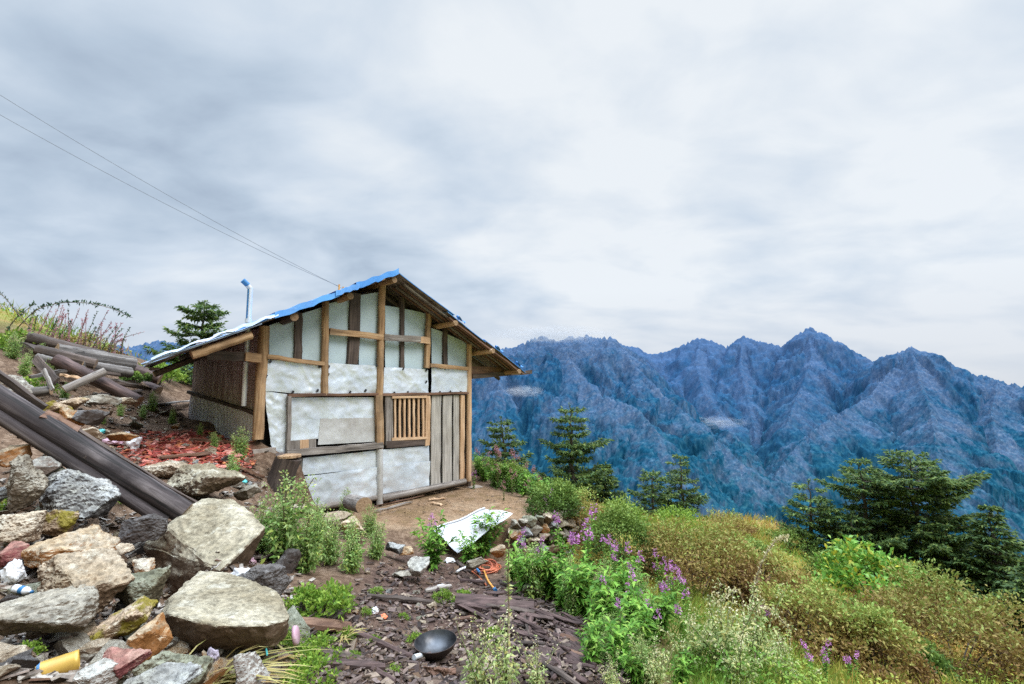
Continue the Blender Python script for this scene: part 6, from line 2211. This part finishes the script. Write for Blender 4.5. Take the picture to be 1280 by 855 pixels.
mb = MB().grid(fn, 24, 12)
mb.build('sheet', M['sheet'], ms, ms)
MB().tube([fn(i / 12, 0) + Vector((0, 0, .012)) for i in range(13)], .014, 8).build('rolled_edge', M['sheet'], ms, ms)

# ------------------------------------------------------------------ coiled hose and cords
rs = np.random.RandomState(12)
c = gpt(608, 716)
ho = thing('coiled_hose', 'coil of orange hose lying below the yard edge', 'hose', c)
mb = MB()
for k in range(13):
    r = .155 - .006 * k + rs.normal() * .012
    ox, oy, zz = rs.normal() * .016, rs.normal() * .012, .02 + .006 * (k % 7) + .02
    e = rs.uniform(.86, 1)
    mb.tube([Vector((c.x + ox + r * math.cos(a), c.y + oy + r * .82 * e * math.sin(a), c.z + zz + .03 * math.sin(a) + .012 * math.sin(a * 2 + k))) for a in np.linspace(0, 6.283, 34)], .008, 6, cap=False)
mb.build('hose_loops', M['hose'], ho, ho)


def cord(label, pxs, mat, r, lift=.02, name='hose_end', cat='hose', Y=None):
    pts = [gpt(*p) + Vector((0, 0, lift)) for p in pxs]
    S = []
    for i in range(len(pts) - 1):
        p0, p1, p2, p3 = pts[max(i - 1, 0)], pts[i], pts[i + 1], pts[min(i + 2, len(pts) - 1)]
        for k in range(6):
            u = k / 6
            S.append(.5 * ((2 * p1) + (p2 - p0) * u + (2 * p0 - 5 * p1 + 4 * p2 - p3) * u * u + (3 * p1 - p0 - 3 * p2 + p3) * u ** 3))
    S.append(pts[-1])
    t = thing(name, label, cat, pts[0])
    MB().tube(S, r, 8).build('tube', mat, t, t)
    return t, S


t, S = cord('amber hose with a blue end cap running down from the orange coil', [(597, 706), (604, 716), (610, 730), (618, 741)], M['hose2'], .011, .03)
MB().tube([S[-1], S[-1] + (S[-1] - S[-3]).normalized() * .06], .02, 10).build('end_cap', M['blue_plastic'], t, t)
t, S = cord('thin peach coloured hose left of the amber one', [(588, 716), (598, 724), (608, 735)], M['hose'], .008, .02)
t, S = cord('white and blue plastic tube lying left of the orange coil', [(571, 719), (580, 714), (592, 713), (600, 720)], M['white_plastic'], .014, .03, 'plastic_tube', 'tube')
MB().tube(S[len(S) // 2:], .0155, 8).build('blue_sleeve', M['blue_plastic'], t, t)
t, S = cord('pale blue cord looped over the whitish stone at the bottom', [(300, 812), (318, 818), (328, 838), (332, 858)], M['aqua_plastic'], .005, .16, 'cord', 'cord')
wb = thing('wire_bundle', 'bundle of dark bent wires below the lime green bush', 'wire', gpt(415, 785))
mb = MB()
rs = np.random.RandomState(3)
for k in range(16):
    a = gpt(372 + rs.uniform(-6, 16), 800 + rs.uniform(-8, 10)); b = gpt(440 + rs.uniform(-12, 6), 752 + rs.uniform(-4, 14)); m_ = gpt(415 + rs.uniform(-8, 8), 790 + rs.uniform(-10, 8))
    z = rs.uniform(.01, .07)
    pts = [a.lerp(m_, u).lerp(m_.lerp(b, u), u) + Vector((0, 0, z + .04 * math.sin(u * 3.14))) for u in np.linspace(0, 1, 12)]
    mb.tube(pts, .006, 5)
mb.build('wires', M['wood_dark'], wb, wb)

M['rag'] = plain_mat('lilac_rag', (.36, .31, .36), (.2, .17, .21), sc=30, rough=.9)
# ------------------------------------------------------------------ litter
def crumple(name, label, cat, p, s, mat, seed, squash=.6, amp=.35):
    rs = np.random.RandomState(seed)
    bm = bmesh.new()
    bmesh.ops.create_icosphere(bm, subdivisions=4, radius=1.0)
    P = np.array([v.co[:] for v in bm.verts])
    f = fbm(P * 1.3 + seed, 3, ridged=True, gain=.4) * amp * .6 + fbm(P * 1.1 + seed * 2, 2) * amp * 1.2
    P = P * (1 + f - amp * .6)[:, None] * np.array([s[0], s[1], s[2]])
    for v, q_ in zip(bm.verts, P): v.co = q_
    me = bpy.data.meshes.new(name)
    bm.to_mesh(me); bm.free()
    return put_mesh(name, me, mat, p + Vector((0, 0, s[2] * squash)), label, cat)


crumple('plastic_bag', 'crumpled white plastic bag on the slope behind the log', 'bag', gpt(160, 562), (.12, .1, .12), M['white_plastic'], 4)
crumple('plastic_bag', 'pinkish white scrap of plastic left of the white plastic bag', 'bag', gpt(140, 557), (.1, .08, .06), M['pink_plastic'], 5)
crumple('plastic_scrap', 'turquoise plastic scrap behind the board on the log', 'scrap', gpt(126, 543), (.05, .04, .03), M['aqua_plastic'], 6)
crumple('plastic_scrap', 'pale turquoise plastic on the bank beside the small grey stone', 'scrap', gpt(300, 606), (.07, .06, .045), M['aqua_plastic'], 7)
crumple('cloth_scrap', 'white cloth caught behind the largest boulder', 'cloth', at(306, 728, 3.62), (.1, .06, .06), M['white_plastic'], 8)
crumple('cloth_scrap', 'crimson cloth scrap at the left edge of the path', 'cloth', gpt(420, 792), (.028, .025, .02), M['red_cloth'], 9)
crumple('wrapper', 'orange wrapper lying on the path', 'wrapper', gpt(478, 773), (.045, .03, .018), M['orange_plastic'], 10)
crumple('wrapper', 'white wrapper lying against the orange wrapper on the path', 'wrapper', gpt(468, 768), (.035, .03, .028), M['white_plastic'], 11)
crumple('plastic_scrap', 'white plastic litter under the sill log', 'scrap', gpt(491, 626), (.11, .07, .05), M['white_plastic'], 12)
crumple('plastic_scrap', 'white scrap beside the hose and the grey stone', 'scrap', gpt(562, 704), (.07, .05, .03), M['white_plastic'], 13)
crumple('plastic_scrap', 'white rag on the ground below the metal sheet', 'scrap', gpt(555, 735), (.08, .04, .02), M['white_plastic'], 14)
crumple('plastic_scrap', 'lilac scrap near the dark strips by the cube-shaped boulder', 'scrap', gpt(315, 704), (.035, .03, .025), M['pink_plastic'], 15)
crumple('cloth_scrap', 'crumpled lilac rag beside the whitish corded stone', 'cloth', at(266, 826, 2.62), (.03, .025, .036), M['rag'], 16)
crumple('plastic_scrap', 'white plastic among the pale sage at the bottom right', 'scrap', gpt(988, 842), (.06, .05, .03), M['white_plastic'], 17)


def bottle(name, label, p, d, L, r, mat, capm, cat='bottle'):
    t = thing(name, label, cat, p)
    d = Vector(d).normalized()
    Mx = d.to_track_quat('Z', 'Y').to_matrix().to_4x4()
    MB().lathe([(0, 0), (r * .9, .002), (r, L * .04), (r * .97, L * .3), (r, L * .33), (r, L * .62), (r * .8, L * .74), (r * .36, L * .84), (r * .34, L * .93)], 22, M=Mx).build('bottle_body', mat, t)
    MB().lathe([(r * .4, L * .9), (r * .42, L * .99), (0, L)], 18, M=Mx).build('bottle_cap', capm, t)
    MB().lathe([(r * 1.01, L * .36), (r * 1.012, L * .58)], 22, M=Mx).build('bottle_label', M['blue_plastic'], t)
    return t


bottle('plastic_bottle', 'small white bottle with a blue band lying among the boulders at the left', at(18, 735, 2.98), (.75, -.1, -.1), .13, .022, M['white_plastic'], M['blue_plastic'])
crumple('plastic_bag', 'crushed white bag standing above the small white bottle', 'bag', at(17, 716, 3.05), (.06, .04, .07), M['white_plastic'], 19, 0)
bottle('plastic_bottle', 'green bottle standing below the metal sheet by the hose', gpt(610, 694), (.05, 0, 1), .2, .04, M['green_plastic'], M['white_plastic'])
# yellow tin lying on its side
p = at(38, 846, 2.32)
d = Vector((.76, .62, .1)).normalized()
Mx = d.to_track_quat('Z', 'Y').to_matrix().to_4x4()
can = thing('tin_can', 'yellow tin can lying on its side in the bottom left corner', 'can', p)
r, L = .047, .165
MB().lathe([(0, .004), (r * .93, .004), (r * .95, 0), (r, .003), (r, .01)], 28, M=Mx).build('can_base', M['galv'], can)
MB().lathe([(r, .01), (r * 1.0, L * .9), (r * 1.03, L * .92), (r * 1.0, L * .95), (r, L), (r * .95, L), (r * .93, L - .004), (0, L - .004)], 28, M=Mx).build('can_body', M['yellow_tin'], can)
MB().lathe([(r * 1.008, L * .13), (r * 1.008, L * .2)], 28, M=Mx).build('blue_band', M['blue_plastic'], can)
# pink lid leaning on the largest boulder
p = at(370, 794, 3.1)
lid = thing('plastic_lid', 'pink plastic dish standing on edge against the right end of the largest boulder', 'dish', p)
Mx = Euler((0, math.radians(78), math.radians(12))).to_matrix().to_4x4()
MB().lathe([(0, .012), (.046, .012), (.052, .006), (.056, -.01), (.053, -.01)], 26, M=Mx).build('lid_body', M['pink_plastic'], lid)
# black strips of rubber by the cube-shaped boulder
for k, (x, y, a_, lab) in enumerate(((335, 706, .3, 'black rubber strip in the weeds right of the cube-shaped boulder'), (352, 712, -.2, 'second black rubber strip, nearer the lime plant'))):
    pp = gpt(x, y)
    d = Vector((math.cos(a_), math.sin(a_), 0)) * .12
    board(pp - d + Vector((0, 0, .06)), pp + d + Vector((0, 0, .09)), .07, .012, lab, 'wood_dark', 'rubber_strip', 'strip')
# ------------------------------------------------------------------ cloud shreds caught on the far ridges
def mist(label, px, py, Y, rx, ry, rz, dens, seed):
    p = at(px, py, Y)
    bm = bmesh.new()
    bmesh.ops.create_icosphere(bm, subdivisions=3, radius=1.0)
    me = bpy.data.meshes.new('mist')
    bm.to_mesh(me); bm.free()
    o = bpy.data.objects.new('mist', me)
    o.location = p
    o.scale = (rx, ry, rz)
    col.objects.link(o)
    m, nt = new_mat('mist_volume')
    tc = nd(nt, 'ShaderNodeTexCoord').outputs['Object']
    ln = nd(nt, 'ShaderNodeVectorMath', operation='LENGTH'); nt.links.new(tc, ln.inputs[0])
    fall = mapr(nt, ln.outputs['Value'], .25, 1.0, 1, 0)
    off = nd(nt, 'ShaderNodeVectorMath', operation='ADD'); nt.links.new(tc, off.inputs[0]); off.inputs[1].default_value = (seed, seed * 2, 0)
    n = noise_tex(nt, off.outputs[0], 3.2, 7, .65, .8)
    d = math_n(nt, 'MULTIPLY', mapr(nt, n, .45, .62, 0, 1), fall)
    d = math_n(nt, 'MULTIPLY', d, dens)
    v = nd(nt, 'ShaderNodeVolumePrincipled')
    v.inputs['Color'].default_value = (.66, .69, .74, 1)
    nt.links.new(d, v.inputs['Density'])
    out = nd(nt, 'ShaderNodeOutputMaterial'); nt.links.new(v.outputs[0], out.inputs['Volume'])
    me.materials.append(m)
    tag(o, label, 'mist', kind='stuff')


mist('thin cloud veiling the jagged summits right above the roof end', 690, 418, 4350, 620, 300, 85, .0075, 1)
mist('white shred of cloud lying in the gully right of the hut', 655, 489, 3650, 170, 120, 50, .014, 2.3)
mist('small shreds of cloud low in the central valley', 892, 528, 4200, 330, 200, 60, .006, 4.1)
